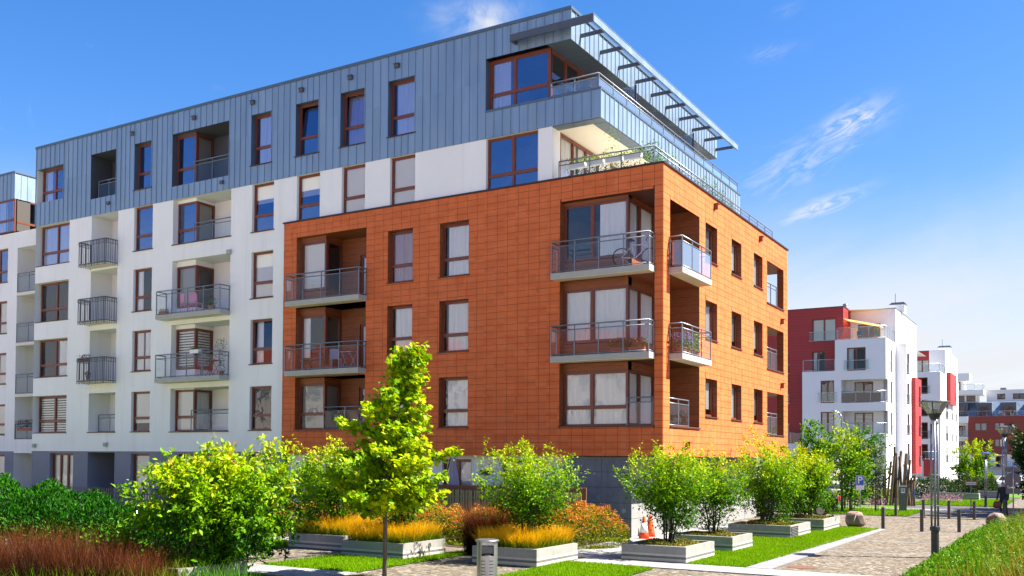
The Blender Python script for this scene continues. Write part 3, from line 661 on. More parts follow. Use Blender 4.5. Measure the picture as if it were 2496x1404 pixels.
# ------------------------------------------------------------------ zinc top storey
ZB, ZT, XR, XP, YE = 15.25, 19.62, -3.72, -2.49, 16.6
zh = [(-20.2, -18.9, SILL[5], HEAD[5], .3), (-17.45, -16.08, SILL[5], HEAD[5], .3), (-14.86, -13.5, SILL[5], HEAD[5], .3), (-12.27, -10.87, SILL[5], HEAD[5], .3),
      (-28.37, -27.05, SILL[5], HEAD[5], .3), (-25.55, -21.6, 15.9, 18.48, 0), (-31.82, -29.75, SILL[5], HEAD[5], 0), (-36.52, -34.1, 16.5, 18.35, 0), (-7.45, -4.72, 16.35, 18.4, 0)]
WP = .39
def zinc_panel(fr, a, b, c, d):
    mb = MB(); fr.box(mb, a+.001, b-.001, -.02, 0, c, d); fr.box(mb, a-.012, a+.012, 0, .028, c, d)
    mb.obj('zinc_panel', M['zinc'], AB)
def zinc_field(fr, u0, u1, z0, z1, hs):
    us = sorted({u0, u1, *[h[i] for h in hs for i in (0, 1) if u0 < h[i] < u1]})
    for a, b in zip(us, us[1:]):
        n = max(1, round((b-a)/WP)); zs = [z0, z1]; gaps = [h for h in hs if h[0] < (a+b)/2 < h[1]]
        segs = [(z0, z1)]
        for h in gaps:
            ns = []
            for (c, d) in segs:
                if h[3] <= c or h[2] >= d: ns.append((c, d)); continue
                if h[2] > c+.02: ns.append((c, h[2]))
                if h[3] < d-.02: ns.append((h[3], d))
            segs = ns
        for i in range(n):
            for (c, d) in segs: zinc_panel(fr, a+(b-a)*i/n, a+(b-a)*(i+1)/n, c, d)
fZ = Fr('A', .10)
zinc_field(fZ, -36.55, -7.45, ZB, ZT-.12, zh); zinc_field(fZ, -7.45, XR, 18.4, ZT-.12, []); zinc_field(fZ, -7.45, XP, ZB, 16.28, [])
fZR, fZP = Fr('B', XR), Fr('B', XP)
zinc_field(fZR, .10, YE, 18.4, ZT-.12, []); zinc_field(fZP, .10, YE, ZB, 16.28, [])
mb = MB(); mb.box(-36.6, XR+.05, .05, .35, ZT-.12, ZT); mb.box(XR-.3, XR+.051, .35, YE, ZT-.12, ZT); mb.obj('roof_trim', M['zinc_trim'], AB)
mb = MB(); mb.box(-7.45, XP+.03, .07, .25, 16.28, 16.36); mb.box(XP-.16, XP+.031, .25, YE, 16.28, 16.36); mb.obj('parapet_trim', M['zinc_trim'], AB)
mb = MB(); mb.quad((-36.6, .2, ZT-.1), (XR, .2, ZT-.1), (XR, YE, ZT-.1), (-36.6, YE, ZT-.1)); mb.obj('roof', M['roof'], AB)
for h in zh:
    if h[4]: mb = MB(); fZ.reveal(mb, *h[:4], h[4]); mb.obj('window_lining', M['zinc_trim'], AB)
for (a, b, c, d, e), cu, ti in zip(zh[:5], ('net', None, 'pink', 'net', None), (0, 1, 1, 0, 0)):
    window(AB, fZ, a, b, c, d, rec=.26, cur=cu, tilt=ti, rows=(.36,))
    s = MB(); fZ.box(s, a, b, -.26, .03, c-.03, c-.001); s.obj('sill', M['zinc_trim'], AB)
# zinc loggias
loggia(.10, -25.55, -21.6, 15.9, 18.48, -24.2, 1.4, M['zinc_dark'], (15.95, 18.4), 18.1, None, 'grey', '')
mb = MB(); mb.quad((-22.95, 1.45, 15.9), (-22.3, 1.45, 15.9), (-22.3, 1.45, 18.45), (-22.95, 1.45, 18.45)); mb.obj('wood_panel', M['wood'], AB)
o = link('railing', None, AB); rail_run(o, [(-24.1, .22), (-21.62, .22)], 15.9, 16.95)
mb = MB(); fZ.reveal(mb, -31.82, -29.75, SILL[5], HEAD[5], 1.3, False); Fr('A', 1.4).holes(mb, -31.82, -29.75, SILL[5], HEAD[5], [(-31.2, -30.3, SILL[5], 18.2)], .1); mb.obj('loggia_lining', M['zinc_dark'], AB)
window(AB, Fr('A', 1.4), -31.2, -30.3, SILL[5], 18.2, rec=.05, rows=(), cur=None, sill=False, name='balcony_door')
o = link('railing', None, AB); rail_run(o, [(-31.4, .3), (-29.77, .3)], SILL[5], 17.05)
# left end recessed window
mb = MB(); mb.quad((-36.5, .12, 16.5), (-34.1, .12, 16.5), (-34.1, .5, 16.5), (-36.5, .5, 16.5)); mb.quad((-36.5, .12, 18.35), (-34.1, .12, 18.35), (-34.1, .5, 18.35), (-36.5, .5, 18.35))
mb.quad((-34.1, .12, 16.5), (-34.1, .5, 16.5), (-34.1, .5, 18.35), (-34.1, .12, 18.35)); mb.obj('window_recess', M['zinc_trim'], AB)
window(AB, fZ, -36.38, -34.1, 16.5, 18.35, rec=.3, cols=2, rows=(.33,), cur='side', sill=False)
# corner room of the top storey
mb = MB(); mb.quad((-7.45, .1, 16.35), (-7.45, .5, 16.35), (-7.45, .5, 18.4), (-7.45, .1, 18.4)); mb.obj('window_recess', M['zinc_trim'], AB)
window(AB, fZ, -7.45, -4.72, 16.0, 18.4, rec=.3, cols=(.42,), rows=(.42,), cur='side', sill=False, fw=.11, room=0); corner_room(-7.45, -4.75, .5, 3.95, 15.7, 18.4)
f5 = Fr('B', -4.72)
window(AB, f5, .42, 3.9, 15.7, 18.38, rec=0, cols=(.36, .68), rows=(), cur=None, sill=False, fw=.10, room=0)
mb = MB(); mb.box(-4.9, -4.72, 3.9, 5.6, 15.6, 18.4); mb.obj('wood_panel', M['wood'], AB)
window(AB, f5, 5.6, 10.2, 15.7, 18.38, rec=0, cols=4, rows=(), cur='net', sill=False, fw=.09)
window(AB, f5, 11.0, 15.8, 15.7, 18.38, rec=0, cols=4, rows=(), cur='net', sill=False, fw=.09)
mb = MB(); mb.box(-5.0, -4.73, 10.2, 11.0, 15.6, 18.4); mb.box(-5.0, -4.73, 15.8, YE, 15.6, 18.4); mb.obj('top_storey_wall', M['white'], AB)
mb = MB(); mb.quad((-36.5, YE, ZB), (-4.73, YE, ZB), (-4.73, YE, ZT-.1), (-36.5, YE, ZT-.1)); mb.obj('rear_wall_upper', M['zinc_trim'], AB)
# soffit boards under the roof overhang, one strip each
n = 42
for i in range(n):
    a, b = .12+(YE-.12)*i/n, .12+(YE-.12)*(i+1)/n
    q = MB(); q.box(-4.72, XR-.01, a+.006, b-.006, 18.385, 18.40); q.obj('soffit_board', M['zinc_trim'], AB)
# balcony slab of the top storey
mb = MB(); mb.box(-4.9, XP-.04, .14, YE-.02, ZB+.0, ZB+.45); mb.obj('balcony', M['slab'], AB)
mb = MB(); mb.quad((-4.9, .6, ZB-.006), (XP-.55, .6, ZB-.006), (XP-.55, YE, ZB-.006), (-4.9, YE, ZB-.006)); mb.obj('soffit', M['soffit'], AB)
n = 42
for i in range(n):
    a, b = .62+(YE-.62)*i/n, .62+(YE-.62)*(i+1)/n
    q = MB(); q.box(XP-.54, XP-.02, a+.006, b-.006, ZB-.03, ZB-.006); q.obj('soffit_board', M['zinc_trim'], AB)
for i in range(6):
    a = -4.9+i*.4; q = MB(); q.box(a+.006, a+.394, .14, .6, ZB-.03, ZB-.007); q.obj('soffit_board', M['zinc_trim'], AB)
o = link('railing', None, AB)
rail_run(o, [(-4.6, .2), (XP-.12, .2), (XP-.12, YE-.1)], 16.38, 16.92, 'rail_glass_blue', post=1.25, mid=.15)
for y in (4.0, 10.6):
    mb = MB(); mb.box(-4.6, XP-.3, y-.02, y+.02, 15.75, 17.75); mb.obj('balcony_divider', M['rail_glass_blue'], AB)
    mb = MB(); mb.box(XP-.34, XP-.28, y-.03, y+.03, 15.75, 17.8); mb.obj('divider_post', M['dark_steel'], AB)
# pergola frame round the roof edge
PX, PY, PZ = -2.60, -.30, 18.92
mb = MB(); mb.box(-6.12, PX, PY, PY+.08, PZ-.26, PZ); mb.obj('pergola_beam', M['zinc_dark'], AB); mb = MB(); mb.box(PX-.08, PX-.0005, PY+.08, YE, PZ-.26, PZ); mb.obj('pergola_beam', M['zinc'], AB)  # sun and shade put into the metals: paler lit beam, darker shaded beam
mb = MB(); mb.box(-6.14, PX+.012, PY-.012, PY+.2, PZ, PZ+.02); mb.box(PX-.2, PX+.013, PY+.2, YE+.01, PZ, PZ+.02); mb.obj('pergola_cap', M['zinc'], AB)
mb = MB(); mb.box(-6.12, -6.04, PY+.08, .08, PZ-.26, PZ-.001); mb.obj('pergola_bracket', M['zinc_dark'], AB)
for i in range(10):
    y = .9+i*1.72
    q = MB(); q.box(XR, PX-.08, y-.03, y+.03, PZ-.20, PZ-.06); q.obj('pergola_bracket', M['zinc_dark'], AB)
# terrace storey behind the railing
mb = MB(); mb.box(-5.08, -4.49, .12, .75, 13.1, ZB-.001); mb.obj('pillar', M['white'], AB)
f4 = Fr('B', -4.50)
window(AB, f4, .75, 4.2, 13.15, 15.2, rec=0, cols=(.33, .66), rows=(), cur='sides', sill=False, fw=.09)
window(AB, f4, 5.2, 9.0, 13.15, 15.2, rec=0, cols=3, rows=(), cur='net', sill=False, fw=.09)
window(AB, f4, 10.4, 15.0, 13.15, 15.2, rec=0, cols=3, rows=(), cur='net', sill=False, fw=.09)
mb = MB(); 
for a, b in ((4.2, 5.2), (9.0, 10.4), (15.0, YE)): mb.box(-4.9, -4.5, a, b, 13.1, ZB)
mb.obj('terrace_wall', M['white'], AB)
mb = MB(); mb.quad((-19, LB, TOP), (-4.5, LB, TOP), (-4.5, LB, ZB), (-19, LB, ZB)); mb.obj('rear_wall_terrace', M['white'], AB)
o = link('railing', None, AB)
rail_run(o, [(-4.30, .32), (-.48, .32), (-.48, 15.3)], 13.18, 13.93, 'rail_glass', post=1.2, mid=.15)
# roof vents, snow stops, lightning rod, chimneys
for u, z in ((-28.6, 18.98), (-24.1, 18.98), (-20.2, 19.0), (-17.2, 19.0), (-14.4, 19.0), (-11.9, 19.0)):
    mb = MB(); fZ.box(mb, u, u+.22, 0, .1, z-.07, z+.09); fZ.box(mb, u-.02, u+.24, .0, .14, z+.09, z+.11); mb.obj('vent_hood', M['zinc_dark'], AB)
for u, z in ((-22.15, 15.62), (-30.4, 15.72)):
    mb = MB(); fZ.box(mb, u, u+.2, 0, .1, z-.08, z+.08); mb.obj('vent_hood', M['zinc_dark'], AB)
mb = MB(); mb.tub((-5.5, 5.5, ZT-.1), (-5.5, 5.5, ZT+2.3), .02, .008, 5); mb.obj('lightning_rod', M['steel'], AB)

# ------------------------------------------------------------------ lower wing at the far left
fL = Fr('A', 2.0); XL = -41.2
lw = []
for k in (1, 2, 3, 4): lw += [(-44.2, -42.15, SILL[k]-.02, HEAD[k]-.2, .16)]
mb = MB(); fL.holes(mb, -62, XL, 3.0, 15.9, lw, .16); mb.obj('wing_wall', M['white'], AB)
mb = MB(); fL.holes(mb, -62, XL, 0, 3.0, [(-44.2, -42.1, .3, 2.8, .2)], .2); mb.obj('wing_ground_floor_wall', M['grey_render'], AB)
window(AB, fL, -44.2, -42.1, .3, 2.8, cols=2, rows=(), cur='blind', rec=.18)
for k in (1, 2, 3, 4): window(AB, fL, -44.2, -42.15, SILL[k]-.02, HEAD[k]-.2, cols=2, cur=('blind', 'blind', 'blind', None)[k-1])
mb = MB(); mb.quad((XL, 2.0, 0), (XL, 3.4, 0), (XL, 3.4, 15.9), (XL, 2, 15.9))
Fr('A', 3.4).holes(mb, XL, -36.4, 0, 15.9, [(-40.6, -39.5, z, z+2.05) for z in (3.75, 6.6, 9.6, 12.5)]+[(-40.6, -39.4, 0, 2.4)], .1); mb.quad((-36.5, 2.0, 0), (-36.5, 3.4, 0), (-36.5, 3.4, 19), (-36.5, 2, 19)); mb.obj('niche_wall', M['white'], AB)
for a_, b_ in ((14.95, 15.9), (2.9, 3.7)): mb = MB(); mb.box(XL, -36.5, 2.0, 3.45, a_, b_); mb.obj('niche_lintel', M['white'], AB)
for z in (0.02, 3.75, 6.6, 9.6, 12.5): window(AB, Fr('A', 3.4), -40.6, -39.5, z, z+2.05, rec=.05, rows=(), cur=None, sill=False, name='balcony_door')
for z in (6.35, 9.35, 12.3):
    mb = MB(); mb.box(XL, -36.6, 1.98, 3.4, z-.18, z); o = mb.obj('balcony', M['soffit'], AB)
    rail_run(o, [(XL+.02, 2.02), (-38.9, 2.02)], z, z+1.12, 'rail_glass', post=.95)
o = link('railing', None, AB); rail_run(o, [(XL+.02, 2.05), (-38.9, 2.05)], 3.72, 4.6, 'rail_glass', post=.95)
# zinc dormer box with corner window
fD = Fr('A', 1.9)
zinc_field(fD, -62, -41.45, 17.9, 19.42, []); zinc_field(Fr('B', -41.45), 1.9, 3.1, 17.9, 19.42, [])
mb = MB(); mb.box(-62, -41.4, 1.85, 6.5, 19.42, 19.52); mb.obj('roof_trim', M['zinc_trim'], AB)
window(AB, fD, -46.5, -41.45, 15.95, 17.9, rec=.02, cols=3, rows=(.36,), cur='net', sill=False, room=.9)
window(AB, Fr('B', -41.45), 2.0, 3.4, 15.95, 17.9, rec=0, rows=(.3,), cur='orange', sill=False, room=.9)
mb = MB(); mb.add([(-41.45, 3.1, 19.42), (-41.45, 6.5, 19.42), (-41.45, 6.5, 15.9), (-41.45, 3.4, 15.9), (-41.45, 3.4, 17.9), (-41.45, 3.1, 17.9)], [(0, 1, 2, 3, 4, 5)]); mb.quad((-41.45, 5.2, 15.9), (-36.5, 5.2, 15.9), (-36.5, 5.2, 19.2), (-41.45, 5.2, 19.2)); mb.obj('wing_zinc_wall', M['zinc'], AB)
mb = MB(); mb.quad((-62, 2, 15.9), (-36.5, 2, 15.9), (-36.5, 5.2, 15.9), (-62, 5.2, 15.9)); mb.obj('wing_roof', M['zinc_trim'], AB)
# ------------------------------------------------------------------ far buildings down the street
M['red_board'] = mat('red_board_cladding', (.27, .021, .026), .5, spec=.4)
def boards(m, base, step, dark):
    t = NT(m.node_tree); b = bs(m); pos = t.node('ShaderNodeNewGeometry').outputs['Position']
    z = t.node('ShaderNodeSeparateXYZ', inp={0: pos}).outputs[2]
    seam = t.math('LESS_THAN', t.math('FRACT', t.math('DIVIDE', z, step)), .10)
    cell = t.node('ShaderNodeTexWhiteNoise', noise_dimensions='1D', inp={1: t.math('FLOOR', t.math('DIVIDE', z, step))}).outputs[0]
    c = t.mix(t.math('MULTIPLY', cell, .5), base, tuple(x*.82 for x in base)); c = t.mix(t.math('MULTIPLY', seam, .75), c, dark)
    t.l.new(c, b.inputs['Base Color'])
boards(M['red_board'], (.36, .026, .026), .30, (.10, .008, .008))
M['brick_red'] = mat('dark_red_cladding', (.20, .028, .022), .6); boards(M['brick_red'], (.23, .038, .026), .5, (.06, .01, .01))
M['white_far'] = mat('white_far_render', (.79, .785, .785), .85, spec=.2, var=.06, scale=.35, coord='World')
def fwin(par, fr, u0, u1, z0, z1, cols=2, cur=None, guard=False, rec=.12, rows=()):
    w = window(par, fr, u0, u1, z0, z1, rec=rec, cols=cols, rows=rows, cur=cur, sill=False, fw=.08, room=.8, pm='pane_far')
    if guard:
        mb = MB(); fr.quad(mb, u0-.28, u1+.28, .10, z0+.12, z0+1.0); mb.obj('guard_glass', M['rail_glass_far'], w)
        mb = MB()
        for z in (z0+.12, z0+1.0): fr.box(mb, u0-.3, u1+.3, .08, .12, z-.02, z+.02)
        mb.obj('guard_rail', M['steel'], w)
    return w
def far_rail(par, pts, z0, zr, g='rail_glass_far'):
    o = link('railing', None, par); rail_run(o, pts, z0, zr, g, mid=.02, post=1.5, rm='steel'); return o

W1 = thing('apartment_building', 'white apartment block with dark red upper corner and terrace awning beyond the planters', 'building', (-8, 70, 0))
inv = lambda o: None
W1.location = (0, 0, 0)
Y1, X1, YT, XQ = 66.0, -3.74, 71.5, -2.72
fa = Fr('A', Y1)
h1 = [(-7.36, -5.6, 11.48, 13.74, .12), (-9.88, -8.57, 8.38, 10.6, .12), (-9.88, -8.57, 5.31, 7.5, .12), (-7.92, -3.2, 8.34, 10.6, 0), (-7.92, -3.2, 5.27, 7.54, 0), (-6.6, -5.2, 2.1, 4.4, .12)]
mb = MB(); fa.holes(mb, -11.67, X1, 2.9, 14.55, [(-20, -8.49, 11.53, 20, 0)]+h1, .12); fa.holes(mb, -7.6, X1, 0, 2.9, [(-6.6, -5.2, 2.1, 2.91)], 0)
mb.quad((-11.67, Y1, 11.53), (-8.49, Y1, 11.53), (-8.49, YT, 11.53), (-11.67, YT, 11.53)); mb.quad((-8.49, Y1, 14.55), (X1, Y1, 14.55), (X1, YT, 14.55), (-8.49, YT, 14.55))
mb.quad((-11.67, Y1, 2.9), (-7.6, Y1, 2.9), (-7.6, YT, 2.9), (-11.67, YT, 2.9))
mb.obj('front_wall', M['white_far'], W1)
fb = Fr('B', X1); lh = [(68.5, 69.5, z, z+2.15, .15) for z in (11.5, 8.4, 5.3)]+[(Y1-.1, 67.0, 8.34, 10.6, 0), (Y1-.1, 67.0, 5.27, 7.54, 0)]
mb = MB(); fb.holes(mb, Y1, YT, 0, 14.55, lh, .15); mb.obj('side_wall', M['white_far'], W1)
for a in lh[:3]: fwin(W1, fb, a[0], a[1], a[2], a[3], 1, None, True)
fwin(W1, fa, -7.36, -5.6, 11.48, 13.74, 2, 'side', True); fwin(W1, fa, -9.88, -8.57, 8.38, 10.6, 2, None, True); fwin(W1, fa, -9.88, -8.57, 5.31, 7.5, 2, 'zebra', True); fwin(W1, fa, -6.6, -5.2, 2.1, 4.4, 2)
for z0, z1, cu in ((8.34, 10.6, None), (5.27, 7.54, 'zebra')):
    mb = MB(); P = fa.p
    mb.quad((-7.92, Y1, z0), (X1-.01, Y1, z0), (X1-.01, Y1+1.6, z0), (-7.92, Y1+1.6, z0)); mb.quad((-7.92, Y1, z1), (X1-.01, Y1, z1), (X1-.01, Y1+1.6, z1), (-7.92, Y1+1.6, z1))
    mb.quad((-7.92, Y1, z0), (-7.92, Y1+1.6, z0), (-7.92, Y1+1.6, z1), (-7.92, Y1, z1)); mb.quad((X1-.4, Y1+1.0, z0), (X1-.4, Y1+1.6, z0), (X1-.4, Y1+1.6, z1), (X1-.4, Y1+1.0, z1))
    Fr('A', Y1+1.6).holes(mb, -7.92, X1-.01, z0, z1, [(-7.0, -5.2, z0, z1-.1)], 0); mb.obj('loggia', M['white_far'], W1)
    fwin(W1, Fr('A', Y1+1.6), -7.0, -5.2, z0+.02, z1-.1, 2, cu, rec=.05)
far_rail(W1, [(-7.9, Y1+.06), (X1-.06, Y1+.06), (X1-.06, Y1+1.0)], 5.3, 6.35)
o = far_rail(W1, [(-7.9, Y1+.06), (X1-.06, Y1+.06), (X1-.06, Y1+1.0)], 8.36, 9.45)
M['reed_dark'] = mat('brown_reed_screen', (.12, .055, .035), .8, var=.5, scale=30, coord='World')
mb = MB(); mb.box(-7.86, X1-.5, Y1+.085, Y1+.10, 8.42, 9.3); mb.obj('reed_screen', M['reed_dark'], W1)
# red upper corner
fr_ = Fr('A', 68.0); rh = [(-11.16, -8.8, 14.7, 17.05, .12), (-11.16, -9.86, 11.65, 13.75, .12), (-14.4, -13.75, 8.4, 10.5, .1), (-14.4, -13.75, 5.4, 7.5, .1), (-14.4, -13.75, 11.5, 13.6, .1)]
mb = MB(); fr_.holes(mb, -16, -8.1, 2.9, 18.12, rh, .12); Fr('B', -8.1).quad(mb, 68.0, 72.0, 0, 14.55, 18.12); mb.obj('red_wall', M['red_board'], W1)
fwin(W1, fr_, -11.16, -8.8, 14.7, 17.05, 2, 'blind', True); fwin(W1, fr_, -11.16, -9.86, 11.65, 13.75, 2, 'side')
for a in rh[2:]: fwin(W1, fr_, a[0], a[1], a[2], a[3], 1, 'zebra', True)
mb = MB(); mb.box(-16, -8.05, 67.95, 74, 18.12, 18.2); mb.obj('coping', M['coping'], W1)
mb = MB(); mb.quad((-19, 68.3, 4), (-13.3, 68.3, 4), (-13.3, 68.3, 5.2), (-19, 68.3, 5.2)); mb.obj('left_balcony_wall', M['white_far'], W1)
far_rail(W1, [(-11.6, Y1+.1), (-8.55, Y1+.1)], 11.6, 12.7); far_rail(W1, [(-8.3, Y1+.1), (X1-.1, Y1+.1), (X1-.1, YT-.1)], 14.6, 15.75)
far_rail(W1, [(-16, 67.2), (-11.7, 67.2)], 4.4, 5.5)
mb = MB(); mb.box(-16, -11.68, 67.1, 68.0, 3.0, 4.4); mb.obj('left_balcony', M['white_far'], W1)
# tall white volume with lit side
ft = Fr('A', YT); mb = MB()
ft.holes(mb, -8.1, -3.74, 14.55, 18.1, [(-7.4, -5.2, 14.6, 16.7)], .1); Fr('B', X1).holes(mb, YT, 85.4, 13.5, 18.1, [(79.6, 80.6, 14.6, 16.8, .15), (83.4, 84.4, 14.6, 16.8, .15)], .15); mb.quad((-16, 68, 18.1), (X1, YT, 18.1), (X1, 85.4, 18.1), (-16, 85.4, 18.1))
mb.obj('tall_wall', M['white_far'], W1)
fwin(W1, ft, -7.4, -5.2, 14.6, 16.7, 3); fwin(W1, Fr('B', X1), 79.6, 80.6, 14.6, 16.8, 1, None, False, .15); fwin(W1, Fr('B', X1), 83.4, 84.4, 14.6, 16.8, 1, None, False, .15)
mb = MB(); mb.box(-8.0, X1+.04, YT-.04, YT+.3, 18.1, 18.18); mb.box(X1-.3, X1+.041, YT+.3, 85.4, 18.1, 18.18); mb.obj('coping', M['zinc_trim'], W1)
# projecting stair block and red bay
fq = Fr('B', XQ); qh = [(71.85, 73.4, z, z+2.1, .15) for z in (11.5, 8.45, 5.35, 2.35)]
mb = MB(); ft.quad(mb, X1, XQ, 0, 0, 14.5); fq.holes(mb, YT, 78.5, 0, 14.5, qh, .15); mb.quad((X1, YT, 14.5), (XQ, YT, 14.5), (XQ, 85.4, 14.5), (X1, 85.4, 14.5)); mb.quad((X1, 85.4, 0), (X1, 78.5, 0), (X1, 78.5, 14.5), (X1, 85.4, 14.5)); mb.obj('stair_block', M['white_far'], W1)
for a in qh: fwin(W1, fq, a[0], a[1], a[2], a[3], 1, None, True)
XB = -2.33; fx = Fr('B', XB); bh = [(77.2, 78.2, z, z+2.1, .15) for z in (8.45, 5.35, 2.2)]
mb = MB(); Fr('A', 74.6).quad(mb, XQ, XB, 0, 1.42, 11.3); fx.holes(mb, 74.6, 78.8, 1.42, 11.3, bh, .15); mb.quad((XQ, 74.6, 11.3), (XB, 74.6, 11.3), (XB, 78.8, 11.3), (XQ, 78.8, 11.3)); mb.quad((XQ, 74.6, 1.42), (XB, 74.6, 1.42), (XB, 78.8, 1.42), (XQ, 78.8, 1.42)); mb.obj('red_bay', M['red_board'], W1)
for a in bh: fwin(W1, fx, a[0], a[1], a[2], a[3], 1, None, True)
# chimneys, roof caps, awning
def chimney(par, x, y, z, w=1.4, h=1.1):
    mb = MB(); mb.box(x-w/2, x+w/2, y-.5, y+.5, z, z+h-.25); o = mb.obj('chimney', M['white_far'], par)
    mb = MB(); mb.box(x-w/2-.08, x+w/2+.08, y-.58, y+.58, z+h-.25, z+h-.12); mb.box(x-w/2+.06, x+w/2-.06, y-.45, y+.45, z+h-.12, z+h); mb.tub((x-w*.2, y, z+h), (x-w*.2, y, z+h+1.0), .03, n=5); mb.obj('chimney_cap', M['zinc_trim'], o)
chimney(W1, -4.1, YT+4, 18.15); 
mb = MB(); mb.lathe([(.02, .9), (.28, .8), (.28, .55), (.16, .5), (.16, 0), (.01, 0)], (-8.6, 71.5, 18.1), 12); mb.obj('roof_cowl', M['steel'], W1, smooth=True)
mb = MB(); mb.lathe([(.01, .0), (.45, .05), (.62, .28), (.55, .3), (.3, .12), (.01, .08)], (-12.4, 71, 18.3), 14); mb.obj('satellite_dish', M['dark_steel'], W1, smooth=True)
M['awning'] = cloth('orange_awning', (.80, .43, .16), .5)
mb = MB(); mb.add([(-8.09, 68.1, 16.95), (-8.09, 71.4, 16.95), (-4.9, 71.4, 16.2), (-4.9, 68.6, 16.2), (-4.9, 71.4, 16.0), (-4.9, 68.6, 16.0)], [(0, 1, 2, 3), (3, 2, 4, 5)]); mb.obj('awning', M['awning'], W1)
mb = MB(); mb.box(-5.0, -4.85, 68.55, 71.45, 16.14, 16.22); mb.obj('awning_bar', M['white_far'], W1)

# second white block further down the street
W2 = thing('apartment_building', 'second white block with small red corner panels behind the tall lamp', 'building', (0, 0, 0))
Y2 = 106.5; X2 = X1; f2 = Fr('A', Y2); g2 = Fr('B', X2)
ax = [(-6.9, -5.3, z, z+2.2, .12) for z in (11.6, 8.6, 5.6, 2.7)]
mb = MB(); f2.holes(mb, -9, X2, 0, 14.5, ax, .12); mb.quad((-9, Y2, 14.5), (X2, Y2, 14.5), (X2, 112, 14.5), (-9, 112, 14.5)); mb.obj('front_wall', M['white_far'], W2)
for a in ax: fwin(W2, f2, a[0], a[1], a[2], a[3], 2, None, True)
bx = [(y, y+1.0, z, z+2.1, .15) for z in (8.5, 5.5, 2.5) for y in (112.4, 113.8, 119.5, 124.5)]+[(119.5, 120.5, 15.0, 17.0, .15), (124.4, 125.2, 15.0, 17.0, .15), (109, 110, 11.5, 13.5, .15)]
mb = MB(); g2.holes(mb, Y2, 127.5, 0, 14.5, bx, .15); g2.holes(mb, 112, 126.2, 14.5, 17.95, bx, .15); mb.obj('side_wall', M['white_far'], W2)
for a in bx: fwin(W2, g2, a[0], a[1], a[2], a[3], 1, None, a[2] < 9)
mb = MB(); Fr('A', 112).holes(mb, -5.8, X2, 14.5, 17.95, [], 0); mb.quad((-9, 112, 17.95), (X2, 112, 17.95), (X2, 126, 17.95), (-9, 126, 17.95)); mb.obj('upper_wall', M['white_far'], W2)
mb = MB(); Fr('A', 112).holes(mb, -9, -5.8, 14.5, 17.95, [(-9, -5.8, 14.6, 16.7)], .1); mb.obj('red_wall', M['red_board'], W2); fwin(W2, Fr('A', 112), -7.6, -5.8, 14.6, 16.7, 2, 'blind')
mb = MB(); mb.box(X2, X2+.5, 113.2, 120.5, 10.6, 14.9); mb.obj('red_bay', M['red_board'], W2); fwin(W2, Fr('B', X2+.62), 119.0, 120.2, 11.6, 13.8, 1, None, True)
mb = MB(); mb.box(-5.8, -4.3, Y2-.3, Y2, .6, 3.0); mb.obj('red_panel', M['red_board'], W2)
far_rail(W2, [(-9, Y2+.1), (X2-.1, Y2+.1), (X2-.1, 111.8)], 14.5, 15.6); chimney(W2, -4.5, 118, 18.0, 1.6); far_rail(W2, [(-8.5, Y2-.8), (X2-.2, Y2-.8)], 2.9, 3.9)
# long dark red and white block closing the street
W3 = thing('apartment_building', 'long low block with dark red storeys and zinc dormers closing the street', 'building', (0, 0, 0))
Y3 = 170.0; f3_ = Fr('A', Y3)
rw = []
for z in (8.36, 5.3):
    rw += [(-5.3, -3.2, z, z+1.5, .15), (-1.93, -.2, z, z+1.5, .15), (.5, 1.85, z, z+1.5, .15), (4.2, 6.2, z, z+1.5, .15), (7.4, 9.2, z, z+1.5, .15)]
mb = MB(); f3_.holes(mb, -6.45, 26, 3.9, 11.1, rw, .15); mb.obj('red_wall', M['brick_red'], W3)
for i, a in enumerate(rw): fwin(W3, f3_, a[0], a[1], a[2], a[3], 2, 'blind' if i in (0, 1, 6) else None)
lw3 = [(-8.2, -7.0, z, z+2.0, .15) for z in (7.4, 4.4, 1.4)]
mb = MB(); Fr('A', Y3+1.2).holes(mb, -9.5, -6.4, 0, 9.9, lw3, .1); mb.box(-9.5, -6.4, Y3-.4, Y3+1.2, 9.9, 11.1); mb.box(-9.5, -6.4, Y3-.4, Y3+1.1, 3.9, 4.1); mb.box(-9.5, -6.4, Y3-.4, Y3+1.1, 6.95, 7.15); mb.obj('loggia_tower', M['white_far'], W3)
for a in lw3: fwin(W3, Fr('A', Y3+1.2), a[0], a[1], a[2], a[3], 2)
for z in (4.15, 7.2): far_rail(W3, [(-9.4, Y3-.35), (-6.5, Y3-.35)], z, z+1.1)
gw = [(-5.6, -3.4, 1.5, 3.6, .2), (-1.8, -.2, 1.5, 3.6, .2), (2.5, 4.0, 1.5, 3.6, .2), (5, 7, 1.0, 3.6, .2)]
mb = MB(); Fr('A', Y3+.4).holes(mb, -6.4, 26, 0, 3.9, gw, .2); mb.obj('ground_floor_wall', M['white_far'], W3)
for a in gw: fwin(W3, Fr('A', Y3+.4), a[0], a[1], a[2], a[3], 2)
far_rail(W3, [(-6.2, Y3-.6), (12, Y3-.6)], 1.5, 2.6); mb = MB(); mb.box(-6.4, 26, Y3-.7, Y3, 1.2, 1.5); mb.obj('ground_balcony', M['slab'], W3)
